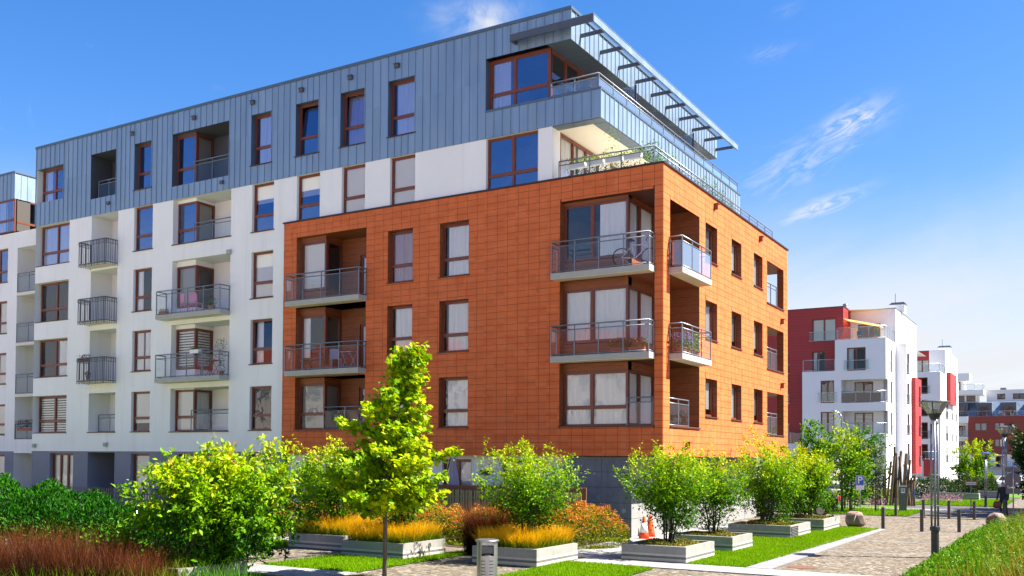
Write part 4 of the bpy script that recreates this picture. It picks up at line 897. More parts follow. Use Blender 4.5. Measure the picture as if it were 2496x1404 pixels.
# zinc mansard with dormers
mb = MB(); mb.quad((-9, Y3+1.0, 11.1), (26, Y3+1.0, 11.1), (26, Y3+3.2, 14.0), (-9, Y3+3.2, 14.0)); mb.quad((-9.5, Y3, 11.1), (26, Y3, 11.1), (26, Y3+1, 11.1), (-9.5, Y3+1, 11.1)); mb.obj('mansard', M['zinc'], W3)
for i in range(6):
    u = -9.4+i*4.1; mb = MB(); mb.box(u+.2, u+2.9, Y3+.9, Y3+3, 11.1, 13.7); mb.obj('dormer', M['zinc_dark'], W3); fwin(W3, Fr('A', Y3+.9), u+.8, u+2.3, 11.2, 13.0, 2, rec=-.08)
far_rail(W3, [(-9.3, Y3+.1), (24, Y3+.1)], 11.1, 12.1)
mb = MB(); Fr('A', Y3+5).holes(mb, -3.6, 26, 13.9, 16.25, [(-1.8, -.4, 14.5, 15.6, .1), (.9, 5.2, 14.5, 15.6, .1)], .1); mb.box(-3.6, 26, Y3+4.9, Y3+9, 16.25, 16.35); mb.obj('penthouse_wall', M['white_far'], W3)
fwin(W3, Fr('A', Y3+5), -1.8, -.4, 14.5, 15.6, 2); fwin(W3, Fr('A', Y3+5), .9, 5.2, 14.5, 15.6, 4)
mb = MB(); Fr('A', Y3+2).holes(mb, -9.5, -4.6, 13.9, 15.6, [(-8.2, -7.2, 14.0, 15.2, .1), (-6.9, -5.3, 14.0, 15.2, .1)], .1); mb.box(-9.5, -3.8, Y3+.6, Y3+6, 15.3, 16.2); mb.box(-9.5, -6.3, Y3+1.5, Y3+6, 18.0, 19.5); mb.box(-9.5, -7.2, Y3+3, Y3+6, 16.2, 18.0); mb.obj('roof_pavilion', M['white_far'], W3)
fwin(W3, Fr('A', Y3+2), -8.2, -7.2, 14.0, 15.2, 1); fwin(W3, Fr('A', Y3+2), -6.9, -5.3, 14.0, 15.2, 2); far_rail(W3, [(-9.4, Y3+.8), (-4, Y3+.8), (-4, Y3+5)], 16.2, 17.3)
fwin(W3, Fr('A', Y3+2.9), -9.2, -8.0, 16.3, 17.9, 2, rec=-.08)
for x in (-.8, 7): mb = MB(); mb.box(x-.5, x+.5, Y3+6, Y3+7, 16.3, 16.8); mb.obj('roof_vent', M['zinc_dark'], W3)

# the row across the square behind the viewer, seen mirrored in the window panes
W4 = thing('apartment_building', 'cream block with red tiled roof mirrored in the lower window panes', 'building', (0, 0, 0))
M['cream'] = mat('cream_render', (.74, .69, .60), .85, var=.08, scale=.5, coord='World')
M['red_roof'] = mat('red_roof_tile', (.36, .075, .05), .7, var=.3, scale=6, coord='World')
Y4 = -62.0
mb = MB(); mb.box(-95, 25, Y4-12, Y4, 0, 13.4); mb.obj('wall', M['cream'], W4)
mb = MB(); mb.add([(-96, Y4+.5, 13.4), (26, Y4+.5, 13.4), (26, Y4-6, 17.6), (-96, Y4-6, 17.6), (-96, Y4-12.5, 13.4), (26, Y4-12.5, 13.4)], [(0, 1, 2, 3), (3, 2, 5, 4), (0, 3, 4), (1, 5, 2)]); mb.obj('roof', M['red_roof'], W4)
first = None
for i in range(26):
    for z in (1.2, 4.3, 7.4, 10.5):
        x = -93+i*4.5
        if first is None:
            mb = MB(); mb.box(0, 1.9, 0, .05, 0, 1.8); first = o = mb.obj('window', mat('pale_window', (.22, .24, .27), .3), W4)
            mb = MB(); mb.box(-.06, .0, 0, .09, -.06, 1.86); mb.box(1.9, 1.96, 0, .09, -.06, 1.86); mb.box(.92, .98, .051, .08, 0, 1.8); mb.box(0, 1.9, 0, .09, 1.8, 1.86); mb.box(0, 1.9, 0, .09, -.06, 0); mb.obj('frame', M['white_far'], o)
        else: o = copy_tree(first, W4)
        o.location = (x, Y4+.002, z)
# ------------------------------------------------------------------ ground, paths, lawns
def ground_mat(name, fn):
    m = mat(name, (.3, .3, .3), .9, spec=.2); t = NT(m.node_tree); b = bs(m); pos = t.node('ShaderNodeNewGeometry').outputs['Position']
    c, h, d = fn(t, pos); t.l.new(c, b.inputs['Base Color'])
    if h is not None: t.l.new(t.node('ShaderNodeBump', inp={'Strength': .6, 'Distance': d, 'Height': h}).outputs[0], b.inputs['Normal'])
    return m
def setts(t, pos):
    v = t.node('ShaderNodeTexVoronoi', feature='F1', inp={'Vector': t.vmath('MULTIPLY', pos, (1, 1, 0)), 'Scale': 9.0, 'Randomness': .75})
    e = t.node('ShaderNodeTexVoronoi', feature='DISTANCE_TO_EDGE', inp={'Vector': t.vmath('MULTIPLY', pos, (1, 1, 0)), 'Scale': 9.0, 'Randomness': .75}).outputs['Distance']
    s = t.node('ShaderNodeSeparateColor', inp={0: v.outputs['Color']}).outputs[0]
    c = t.ramp(s, [(0, (.058, .049, .037)), (.5, (.135, .116, .088)), (1, (.265, .236, .188))])
    c = t.mix(t.maprange(t.noise(pos, .6, 4), .35, .7, 0, .4), c, (.14, .115, .08))
    j = t.maprange(e, .02, .09, 1, 0); c = t.mix(t.math('MULTIPLY', j, .75), c, (.07, .058, .045))
    return c, e, .02
M['setts'] = ground_mat('beige_granite_setts', setts)
M['earth'] = ground_mat('bed_soil', lambda t, p: (t.ramp(t.noise(p, 6, 6, .7), [(.3, (.025, .018, .012)), (.7, (.07, .05, .03))]), t.noise(p, 14, 5), .04))
M['turf'] = ground_mat('turf', lambda t, p: (t.ramp(t.noise(p, 5, 6, .7), [(.3, (.045, .12, .002)), (.7, (.10, .21, .003))]), t.noise(p, 40, 4), .03))
M['asphalt'] = ground_mat('grey_pavers', lambda t, p: (t.ramp(t.noise(p, 3, 6, .7), [(.3, (.06, .058, .056)), (.7, (.105, .102, .098))]), t.noise(p, 60, 4), .01))
M['plain'] = ground_mat('town_ground', lambda t, p: (t.ramp(t.noise(p, .15, 5, .6), [(.35, (.16, .155, .13)), (.65, (.26, .245, .215))]), None, 0))
M['slab_pale'] = mat('pale_granite_slab', (.31, .305, .305), .75, var=.2, scale=2.2, bump=.2, bscale=70, coord='World')
M['slab_pale2'] = mat('mid_granite_slab', (.24, .24, .245), .75, var=.2, scale=2.2, bump=.2, bscale=70, coord='World')
M['kerb'] = mat('grey_kerb', (.21, .215, .225), .8, var=.2, scale=3, bump=.2, bscale=60, coord='World')
M['joint'] = mat('sand_joint', (.16, .145, .12), .95, var=.3, scale=20, coord='World')
def sheet(name, x0, x1, y0, y1, z, m, kind='structure', n=1):
    mb = MB()
    for i in range(n):
        for j in range(n):
            a, b, c, d = x0+(x1-x0)*i/n, x0+(x1-x0)*(i+1)/n, y0+(y1-y0)*j/n, y0+(y1-y0)*(j+1)/n
            mb.quad((a, c, z), (b, c, z), (b, d, z), (a, d, z))
    return mb.obj(name, m, None, kind=kind)
sheet('ground', -900, 900, -500, 1500, -.03, M['plain'])
sheet('sett_plaza', -18, 8.75, -26, 19.4, 0.0, M['setts'])
sheet('bounce_square', -110, 60, -61, -26, -.01, mat('pale_bounce_paving', (.42, .40, .37), .85, var=.2, scale=.5, coord='World'))  # unseen pale paving, added to bounce light onto the shaded facade
sheet('street', -60, 60, 19.4, 60, -.012, M['asphalt'])
sheet('pavement_far', -3, 30, 60, 160, -.01, M['asphalt'])
def poly(name, pts, z, m, kind='structure'):
    mb = MB(); mb.add([(x, y, z) for x, y in pts], [tuple(range(len(pts)))]); return mb.obj(name, m, None, kind=kind)
# lawns with real blades
LAWNS = {'strip': [(1.45, -6.72), (4.98, -6.62), (5.38, 9.85), (3.5, 10.4), (1.4, 10.2), (1.45, 3)],
         'front': [(.62, -12.5), (.44, -8.02), (1.4, -8.0), (3.06, -8.22), (3.25, -12.5)],
         'maple': [(-5.85, -13.1), (-5.75, -10.1), (-3.45, -10.1), (-3.42, -7.3), (-2.85, -7.3), (-2.72, -13.12)],
         'left': [(-14, -10.45), (-8.72, -10.45), (-8.72, -7.6), (-14, -7.6)],
         'corner': [(-7.5, -18), (-6.0, -14.8), (-2.4, -14.8), (-2.3, -18)]}
GM = None
def lawn(key, dens, h):
    pts = LAWNS[key]; o = poly('lawn', pts, .022, M['turf'])
    P_ = np.array(pts); lo, hi = P_.min(0), P_.max(0); n = int((hi[0]-lo[0])*(hi[1]-lo[1])*dens)
    xy = RNG.uniform(lo, hi, (n, 2)); ins = np.zeros(n, bool); j = len(pts)-1
    for i in range(len(pts)):
        xi, yi = pts[i]; xj, yj = pts[j]
        c = ((yi > xy[:, 1]) != (yj > xy[:, 1])) & (xy[:, 0] < (xj-xi)*(xy[:, 1]-yi)/(yj-yi+1e-9)+xi); ins ^= c; j = i
    xy = xy[ins]
    blades('lawn_grass', np.c_[xy, np.full(len(xy), .02)], h, .011, .35, M['grass'], None, 1, kind='stuff', label='short green grass of the lawn', category='grass')
def blades(name, base, h, w, lean, m, parent=None, seg=2, dirs=None, tip=None, bend=1.6, **props):
    """grass blades as tapering strips; tint = height along blade + random"""
    n = len(base); h = h*RNG.uniform(.6, 1.15, n) if np.isscalar(h) else h
    az = RNG.uniform(0, 2*np.pi, n) if dirs is None else dirs
    L = RNG.uniform(.1, 1, n)*lean
    d = np.c_[np.cos(az), np.sin(az), np.zeros(n)]; s = RNG.uniform(0, 2*np.pi, n); sd = np.c_[np.cos(s), np.sin(s), np.zeros(n)]
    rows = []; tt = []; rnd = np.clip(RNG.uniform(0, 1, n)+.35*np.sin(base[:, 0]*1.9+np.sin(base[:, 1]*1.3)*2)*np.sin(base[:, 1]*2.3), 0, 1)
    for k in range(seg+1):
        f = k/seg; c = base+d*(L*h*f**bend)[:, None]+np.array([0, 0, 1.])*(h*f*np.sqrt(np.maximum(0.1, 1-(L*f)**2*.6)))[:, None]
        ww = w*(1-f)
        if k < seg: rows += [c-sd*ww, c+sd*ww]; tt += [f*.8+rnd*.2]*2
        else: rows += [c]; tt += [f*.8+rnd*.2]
    m_ = 2*seg+1; V = np.stack(rows, 1).reshape(-1, 3); T = np.stack(tt, 1).ravel(); b = (np.arange(n)*m_)[:, None]; F = []
    for k in range(seg-1): F += [b+np.array([[2*k, 2*k+1, 2*k+3]]), b+np.array([[2*k, 2*k+3, 2*k+2]])]
    F.append(b+np.array([[2*seg-2, 2*seg-1, 2*seg]]))
    return npmesh(name, V, np.concatenate(F), m, parent, T, **props)
def leaf_mat(name, stops, trans=.38, rough=.45):
    m = bpy.data.materials.new(name); m.use_nodes = True; t = NT(m.node_tree); t.n.clear()
    a = t.node('ShaderNodeAttribute', attribute_name='tint').outputs['Fac']
    c = t.ramp(a, stops)
    p = t.node('ShaderNodeBsdfPrincipled', inp={'Base Color': c, 'Roughness': rough, 'Specular IOR Level': .12})
    tc_ = t.node('ShaderNodeHueSaturation', inp={'Hue': .485, 'Saturation': 1.1, 'Value': 1.25, 'Color': c}).outputs[0]
    q = t.node('ShaderNodeBsdfTranslucent', inp={0: tc_})
    mx = t.node('ShaderNodeMixShader', inp={0: trans, 1: p.outputs[0], 2: q.outputs[0]})
    t.node('ShaderNodeOutputMaterial', inp={0: mx.outputs[0]}); return m
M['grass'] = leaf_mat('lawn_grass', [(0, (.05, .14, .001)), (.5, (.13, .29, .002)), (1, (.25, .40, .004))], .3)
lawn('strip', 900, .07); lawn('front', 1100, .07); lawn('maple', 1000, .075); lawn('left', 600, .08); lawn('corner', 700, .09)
# slab paths, slab by slab
def slab_path(name, x0, x1, y0, y1, sx, sy, off=.5, z=.004):
    o = sheet(name, x0, x1, y0, y1, z, M['joint']); ny = max(1, round((y1-y0)/sy)); shared = {}
    for j in range(ny):
        a, b = y0+(y1-y0)*j/ny, y0+(y1-y0)*(j+1)/ny; x = x0-(sx*off if j % 2 else 0)
        while x < x1-.02:
            c, d = max(x, x0), min(x+sx, x1); x += sx
            if d-c < .05: continue
            key = (round(d-c, 2), round(b-a, 2), random.random() < .6)
            if key not in shared:
                q = MB(); q.box(.004, d-c-.004, .004, b-a-.004, 0, .022); shared[key] = s = q.obj('paving_slab', M['slab_pale' if key[2] else 'slab_pale2'], o)
            else: s = shared[key].copy(); COL.objects.link(s)
            s.location = (c, a, z+.002+random.uniform(0, .003))
slab_path('slab_path', .50, 8.6, -7.98, -6.78, .8, .4)
slab_path('slab_path', -1.2, 1.42, -6.77, -.2, .8, .44)
slab_path('slab_path', -1.22, 1.38, -.19, 10.2, .8, .65)
slab_path('slab_path', -9.0, -2.6, -14.6, -13.14, .8, .48)
slab_path('slab_path', -14, -8.9, -7.5, -6.2, .8, .65)
slab_path('slab_path', -2.84, .0, -7.3, -6.2, .8, .55)
ks = sheet('kerb_strip', 4.98, 5.62, -6.72, 9.95, .005, M['joint']); kk = None
for i in range(21):
    if kk is None: q = MB(); q.box(.006, .63, .006, .785, 0, .024); kk = s = q.obj('kerb_stone', M['kerb'], ks)
    else: s = kk.copy(); COL.objects.link(s)
    s.location = (4.98, -6.72+i*.794, .007)
for y in (-.5, 4.0, 9.2, 14.2):
    b_ = sheet('sett_band', 5.63, 8.74, y, y+.14, .004, M['kerb'])
sheet('drain_band', 5.62, 8.74, -6.76, -6.62, .004, M['kerb']); sheet('lawn_edging', 3.0, 4.98, .55, .62, .035, M['kerb'])
mb = MB(); mb.lathe([(.38, 0), (.38, .006), (.33, .008), (.01, .008)], (6.15, -5.6, .002), 20); mb.obj('manhole_cover', mat('rusty_iron', (.16, .075, .045), .7, var=.4, scale=12), None, label='small rusty round manhole cover in the beige setts', category='manhole cover')
sheet('lawn', -1.5, 4.9, 20.2, 26.5, .02, M['turf']); sheet('lawn', 3.0, 8.3, 34.0, 45, .02, M['turf']); sheet('lawn', 4.5, 10, 50, 58, .02, M['turf']); sheet('lawn', -8, 3.2, 28.5, 40, .02, M['turf'])
sheet('pavement', -10, 9.5, 26.6, 28.4, .015, M['slab_pale2']); sheet('pavement', 8.4, 10.4, 28.4, 60, .01, M['setts']); sheet('pavement', 5.2, 8.2, 19.45, 20.4, .02, M['setts'])
for nm, (x0, x1, y0, y1) in {'a': (-1.5, 4.9, 20.2, 26.5), 'b': (3, 8.3, 34, 45)}.items():
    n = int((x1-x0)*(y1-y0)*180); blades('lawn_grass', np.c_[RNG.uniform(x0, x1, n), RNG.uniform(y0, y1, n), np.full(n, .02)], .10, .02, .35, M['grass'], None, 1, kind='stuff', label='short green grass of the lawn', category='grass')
sheet('planting_bed', -14, .0, -6.2, -1.2, .012, M['earth']); sheet('planting_bed', 8.76, 20, -12, 16.5, .012, M['earth']); sheet('planting_bed', -22, -2.5, -24, -15.0, .011, M['earth'])
sheet('garden', -40, -1.3, -1.19, .1, .01, M['turf']); sheet('garden', -40, -14.1, -12, -1.3, .01, M['turf'])
# ------------------------------------------------------------------ planters
def planter(label, x0, x1, y0, y1, h, group='stone banded concrete planters', grille=False):
    o = thing('concrete_planter', label, 'planter', (x0, y0, 0), group); w, d = x1-x0, y1-y0; t_ = .11
    mb = MB(); b0 = .035
    for (a, b, c, e) in ((0, w, 0, t_), (0, w, d-t_, d), (0, t_, t_, d-t_), (w-t_, w, t_, d-t_)): mb.box(a, b, c, e, b0, h)
    mb.obj('wall', M['conc_planter'], o)
    z = .05
    for nm, hh, m in (('stone_band', .075, 'band_light'), ('stone_band', .065, 'band_dark'), ('stone_band', .055, 'band_light')):
        mb = MB(); e = .004
        for (a, b, c, f) in ((-e, w+e, -e, .02), (-e, w+e, d-.02, d+e), (-e, .02, .02, d-.02), (w-.02, w+e, .02, d-.02)): mb.box(a, b, c, f, z, z+hh)
        mb.obj(nm, M[m], o); z += hh
    mb = MB(); mb.box(.02, w-.02, .02, d-.02, 0, .05); mb.obj('foot', M['band_dark'], o)
    mb = MB(); mb.quad((t_, t_, h-.05), (w-t_, t_, h-.05), (w-t_, d-t_, h-.05), (t_, d-t_, h-.05)); mb.obj('soil', M['earth'], o)
    if grille:
        for i in range(6):
            mb = MB(); zz_ = .07+i*.055; mb.add([(w+.004, .08, zz_), (w+.004, .95, zz_), (w+.04, .95, zz_+.012), (w+.04, .08, zz_+.012), (w+.004, .08, zz_+.03), (w+.004, .95, zz_+.03)], [(0, 1, 2, 3), (3, 2, 5, 4)]); mb.obj('louvre', M['steel'], o)
        mb = MB(); mb.box(w+.003, w+.02, .05, .08, .06, .42); mb.box(w+.003, w+.02, .95, .98, .06, .42); mb.box(w+.003, w+.006, .08, .95, .06, .42); mb.obj('louvre_frame', M['dark_steel'], o)
    return o
PH = .46
planter('banded concrete planter under the near leafy shrub at bottom left', -5.75, -3.76, -17.5, -15.56, PH)
planter('banded concrete planter with golden grass, leftmost of the three grass planters', -8.62, -6.42, -9.2, -7.2, PH)
planter('banded concrete planter with golden grass just behind the young maple', -5.62, -3.43, -10.22, -8.2, PH)
planter('banded concrete planter with golden grass beside the litter bin', -1.5, .47, -9.72, -7.42, PH+.02)
planter('banded concrete planter of the right row nearest the viewer, on the slab path', 1.48, 3.36, -6.72, -4.42, PH)
planter('banded concrete planter second in the right row, edge on the lawn', 1.36, 3.38, -2.82, -.8, PH)
planter('banded concrete planter with a metal louvre grille on its sunlit side', 1.3, 3.58, 3.1, 5.95, PH, grille=True)
planter('banded concrete planter farthest in the right row, beside the split boulder', 1.6, 3.78, 7.25, 10.15, PH+.02)

# ------------------------------------------------------------------ foliage
def leaves(name, P_, L, W, m, parent, tint, out=None, up=.6, lobed=False, **props):
    n = len(P_); g = RNG.normal
    ax = g(size=(n, 3)); 
    if out is not None: ax = ax*.75+out
    ax[:, 2] -= .15; ax /= np.linalg.norm(ax, axis=1)[:, None]
    nz = g(size=(n, 3))*(1-up)+np.array([.50, .21, .80])*up; nz -= ax*(nz*ax).sum(1)[:, None]; nz /= np.linalg.norm(nz, axis=1)[:, None]+1e-9
    sd = np.cross(ax, nz); l = (L*RNG.uniform(.65, 1.2, n))[:, None]; w = l*(W/L)
    if not lobed:
        V = np.stack([P_, P_+ax*l*.45+sd*w*.5+nz*w*.18, P_+ax*l-nz*l*.08, P_+ax*l*.45-sd*w*.5+nz*w*.18], 1).reshape(-1, 3)
        b = (np.arange(n)*4)[:, None]; F = np.concatenate([b+np.array([[0, 1, 2]]), b+np.array([[0, 2, 3]])]); k = 4
    else:
        pts = [(0, 0), (.25, -.12), (.62, -.05), (.42, .12), (.85, .42), (.5, .40), (.50, .62), (.24, .60), (0, 1.0)]
        prof = pts+[(-x, y) for x, y in pts[-2:0:-1]]; k = len(prof)
        V = np.stack([P_+ax*l*y+sd*w*x-nz*l*.12*(x*x+max(0, y-.5)**2) for x, y in prof], 1).reshape(-1, 3)
        b = (np.arange(n)*k)[:, None]; tri = [(0, i, i+1) for i in range(1, k-1)]
        F = np.concatenate([b+np.array([q]) for q in tri])
    return npmesh(name, V, F, m, parent, np.repeat(tint, k), **props)
M['bark'] = mat('grey_brown_bark', (.13, .105, .075), .85, var=.4, scale=20, bump=.4, bscale=60)
M['bark_dark'] = mat('dark_bark', (.05, .035, .026), .85, var=.4, scale=20)
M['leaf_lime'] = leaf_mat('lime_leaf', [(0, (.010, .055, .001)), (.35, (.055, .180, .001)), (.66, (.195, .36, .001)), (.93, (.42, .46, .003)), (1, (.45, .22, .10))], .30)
M['leaf_maple'] = leaf_mat('maple_leaf', [(0, (.03, .14, .001)), (.5, (.20, .36, .001)), (1, (.50, .52, .003))], .33)
M['leaf_green'] = leaf_mat('green_leaf', [(0, (.012, .07, .002)), (.6, (.045, .16, .004)), (1, (.13, .26, .006))], .3)
M['leaf_dark'] = leaf_mat('dark_leaf', [(0, (.012, .032, .006)), (.6, (.028, .065, .012)), (1, (.07, .10, .02))], .22)
M['leaf_silver'] = leaf_mat('grey_green_leaf', [(0, (.035, .06, .02)), (.6, (.09, .13, .05)), (1, (.22, .25, .13))], .3)
def lobes(nl=7, amp=.25):
    D_ = RNG.normal(size=(nl, 3)); D_ /= np.linalg.norm(D_, axis=1)[:, None]; a = RNG.uniform(.4, 1, nl)*amp
    return lambda d: 1+(np.maximum(0, d@D_.T)**3*a).sum(1)-amp*.45
def shrub(label, base, cen, rad, n, L=.085, W=.042, m='leaf_lime', stems=6, vase=.45, sprigs=10, bark='bark', name='shrub_tree', cat='shrub', group='multi stemmed shrubs', per=34, spread=.14, thick=.028, hollow=2.0, shift=0.):
    o = thing(name, label, cat, (base[0], base[1], 0), group)
    b = np.array(base, float); c = np.array(cen, float); r = np.array(rad, float)*1.05; f = lobes(11, .42)
    n = int(n*1.55); L *= 1.25; W *= 1.4
    K = max(12, n//per); d = RNG.normal(size=(K, 3)); d /= np.linalg.norm(d, axis=1)[:, None]
    rr = RNG.uniform(0, 1, K)**(1/hollow)*f(d); q = d*rr[:, None]
    q[:, :2] *= (1-vase+vase*np.clip((q[:, 2]+1)/2, 0, 1)**.7)[:, None]
    cl = c+q*r; cl = cl[cl[:, 2] > base[2]+.12]; K = len(cl)
    # stems and twigs
    mb = MB(); tips = cl[RNG.choice(K, size=min(K, stems*5), replace=False)]
    for i in range(stems):
        a = 2*math.pi*i/stems+random.random(); top = c+np.array([math.cos(a)*r[0]*.55, math.sin(a)*r[1]*.55, r[2]*random.uniform(.0, .55)])
        s0 = b+np.array([math.cos(a)*.12, math.sin(a)*.12, 0]); mid = s0*.45+top*.55+np.array([-math.cos(a)*r[0]*.12, -math.sin(a)*r[1]*.12, .1])
        mb.path([s0-b*[1, 1, 0], (s0+mid)/2-b*[1, 1, 0]+[0.02, .02, 0], mid-b*[1, 1, 0], top-b*[1, 1, 0]], [thick, thick*.8, thick*.6, thick*.25], 5)
        for tp in tips[i*5:i*5+5]:
            mb.path([mid-b*[1, 1, 0], (mid+tp)/2+[0, 0, .05]-b*[1, 1, 0], tp-b*[1, 1, 0]], [thick*.4, thick*.28, thick*.12], 4)
    mb.obj('trunk', M[bark], o, smooth=True)
    idx = RNG.integers(0, K, n); dv = q[:K] if len(q) == K else (cl-c)/r
    dv = dv*.8+RNG.normal(size=(K, 3))*.45+np.array([0, 0, .45]); dv /= np.linalg.norm(dv, axis=1)[:, None]
    ln = RNG.uniform(.7, 1.5, K)*spread*2.3; tt = RNG.uniform(-.75, 1, n)
    P_ = cl[idx]+dv[idx]*(ln[idx]*tt)[:, None]+RNG.normal(size=(n, 3))*(spread*.42*(1.25-.5*tt))[:, None]
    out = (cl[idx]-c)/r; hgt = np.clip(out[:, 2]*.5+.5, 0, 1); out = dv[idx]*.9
    tint = np.clip(RNG.normal(.40+shift, .13, n)+(hgt-.5)*.66+RNG.normal(0, .10, K)[idx]+.10*tt, 0, .94)  # low leaves painted darker as if shaded; yellower tops are new growth
    if sprigs:
        S = []; T = []; O = []
        topc = cl[np.argsort(-cl[:, 2])[:max(4, K//5)]]
        for i in range(sprigs):
            p = topc[RNG.integers(len(topc))]; hh = RNG.uniform(.18, .42); dr = RNG.normal(size=3)*.25; k = 9
            tt = np.linspace(.2, 1, k)[:, None]; S.append(p+np.array([dr[0], dr[1], 1])*hh*tt+RNG.normal(size=(k, 3))*.015); T.append(np.linspace(.7, 1, k)); O.append(np.tile([dr[0], dr[1], .6], (k, 1)))
        P_ = np.concatenate([P_]+S); tint = np.concatenate([tint]+T); out = np.concatenate([out]+O)
    keep = (P_[:, 2] > base[2]+.02) & ((P_[:, 2] > c[2]-r[2]*.35) | (RNG.uniform(0, 1, len(P_)) < .55)); P_, tint, out = P_[keep], tint[keep], out[keep]
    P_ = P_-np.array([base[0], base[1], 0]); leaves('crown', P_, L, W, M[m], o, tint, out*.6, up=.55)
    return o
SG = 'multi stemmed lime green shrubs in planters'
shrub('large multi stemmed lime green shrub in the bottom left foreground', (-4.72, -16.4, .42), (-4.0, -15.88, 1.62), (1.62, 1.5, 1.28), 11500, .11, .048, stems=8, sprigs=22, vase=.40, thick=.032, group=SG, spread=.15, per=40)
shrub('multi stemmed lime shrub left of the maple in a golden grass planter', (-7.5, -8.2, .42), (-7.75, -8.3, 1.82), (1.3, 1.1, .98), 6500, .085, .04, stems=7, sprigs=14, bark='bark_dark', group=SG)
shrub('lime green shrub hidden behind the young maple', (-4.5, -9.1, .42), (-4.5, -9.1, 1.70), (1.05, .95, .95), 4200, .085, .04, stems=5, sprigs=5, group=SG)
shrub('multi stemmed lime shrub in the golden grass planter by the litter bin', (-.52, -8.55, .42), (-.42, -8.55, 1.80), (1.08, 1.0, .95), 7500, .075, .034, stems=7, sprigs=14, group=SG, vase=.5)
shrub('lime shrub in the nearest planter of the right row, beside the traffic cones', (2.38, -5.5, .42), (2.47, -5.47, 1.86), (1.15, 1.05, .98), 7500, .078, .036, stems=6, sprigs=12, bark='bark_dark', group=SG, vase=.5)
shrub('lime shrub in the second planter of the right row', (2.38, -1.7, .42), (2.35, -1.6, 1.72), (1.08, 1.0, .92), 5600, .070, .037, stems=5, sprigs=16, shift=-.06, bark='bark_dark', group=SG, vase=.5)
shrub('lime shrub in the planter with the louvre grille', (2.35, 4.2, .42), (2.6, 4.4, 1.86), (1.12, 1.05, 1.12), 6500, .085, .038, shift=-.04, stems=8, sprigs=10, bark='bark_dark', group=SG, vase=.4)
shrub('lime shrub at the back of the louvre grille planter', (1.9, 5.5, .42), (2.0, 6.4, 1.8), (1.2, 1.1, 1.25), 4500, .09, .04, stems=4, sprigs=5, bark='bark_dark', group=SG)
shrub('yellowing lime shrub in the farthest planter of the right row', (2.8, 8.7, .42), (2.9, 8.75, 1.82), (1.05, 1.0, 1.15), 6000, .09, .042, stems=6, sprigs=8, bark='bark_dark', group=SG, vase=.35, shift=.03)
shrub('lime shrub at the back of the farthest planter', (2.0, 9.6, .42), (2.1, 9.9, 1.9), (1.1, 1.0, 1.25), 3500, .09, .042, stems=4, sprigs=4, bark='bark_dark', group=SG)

# young maple in the foreground
def maple():
    bx, by = -1.26, -13.76; o = thing('maple_tree', 'young maple with bright lime lobed leaves and a slim straight trunk', 'tree', (bx, by, 0))
    s = .00942; rx = np.array([.8586, .5127, 0]); ry = np.array([-.5127, .8586, 0])
    prof = [(1.62, 5, 75), (1.95, -8, 128), (2.35, 2, 150), (2.75, 15, 138), (3.15, 20, 110), (3.6, 14, 108), (3.95, 22, 84), (4.3, 38, 52), (4.7, 50, 44), (5.05, 60, 46), (5.35, 66, 26)]
    zs, cs, rs = [np.array(q, float) for q in zip(*prof)]
    mb = MB(); ax = lambda z: rx*np.interp(z, zs, cs)*s*min(1, max(0, (z-1.3)/1.0))
    tp = [(0, 0, 0), (.01, 0, .7), (0, .01, 1.4)]+[tuple(ax(z)+[0, 0, z]) for z in (2.0, 2.8, 3.6, 4.3, 5.1)]
    mb.path(tp, [.055, .048, .045, .038, .03, .022, .014, .006], 8); mb.tub((0, 0, 1.32), (0, 0, 1.42), .052, .05, 8)
    P_, T, O = [], [], []; nb = 74
    for i in range(nb):
        z = 1.75+3.55*(i+.5)/nb+random.uniform(-.12, .12); a = i*2.399+random.uniform(-.4, .4)
        rr = np.interp(z, zs, rs)*s*random.uniform(.6, 1.15); d = rx*math.cos(a)+ry*math.sin(a)
        st = ax(z-.25)+np.array([0, 0, z-.28]); en = ax(z)+d*rr+np.array([0, 0, z+random.uniform(-.05, .22)-.1])
        mb.path([st, (st+en)/2+[0, 0, .06], en], [.014, .009, .004], 4)
        k = int(26+118*rr); tt = RNG.uniform(.18, 1.05, k)**.8
        p = st+(en-st)*tt[:, None]+RNG.normal(size=(k, 3))*[.10, .10, .075]+np.array([0, 0, .03]); P_.append(p)
        T.append(np.clip(RNG.normal(.5, .2, k)+.10*(tt-.5)+random.uniform(-.12, .12), 0, 1)); O.append(np.tile(d*.9+[0, 0, -.35], (k, 1)))
    mb.obj('trunk', M['bark'], o, smooth=True)
    leaves('crown', np.concatenate(P_), .108, .108, M['leaf_maple'], o, np.concatenate(T), np.concatenate(O), up=.72, lobed=True)
maple()

# ornamental grasses
M['grass_gold'] = leaf_mat('golden_grass', [(0, (.03, .075, .003)), (.34, (.12, .17, .006)), (.58, (.58, .37, .006)), (.82, (.84, .44, .008)), (1, (.92, .62, .05))], .32)
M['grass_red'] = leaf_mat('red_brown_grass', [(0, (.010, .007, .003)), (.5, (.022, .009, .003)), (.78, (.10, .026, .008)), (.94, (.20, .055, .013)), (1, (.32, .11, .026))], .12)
M['grass_dry'] = leaf_mat('dry_meadow_grass', [(0, (.05, .075, .010)), (.5, (.22, .17, .025)), (1, (.45, .30, .06))], .3)
M['grass_meadow'] = leaf_mat('meadow_green', [(0, (.012, .07, .002)), (.5, (.05, .20, .003)), (1, (.19, .33, .006))], .3)
M['feather'] = leaf_mat('feathery_green', [(0, (.003, .022, .001)), (.5, (.012, .095, .001)), (.85, (.055, .20, .002)), (1, (.16, .30, .004))], .2)
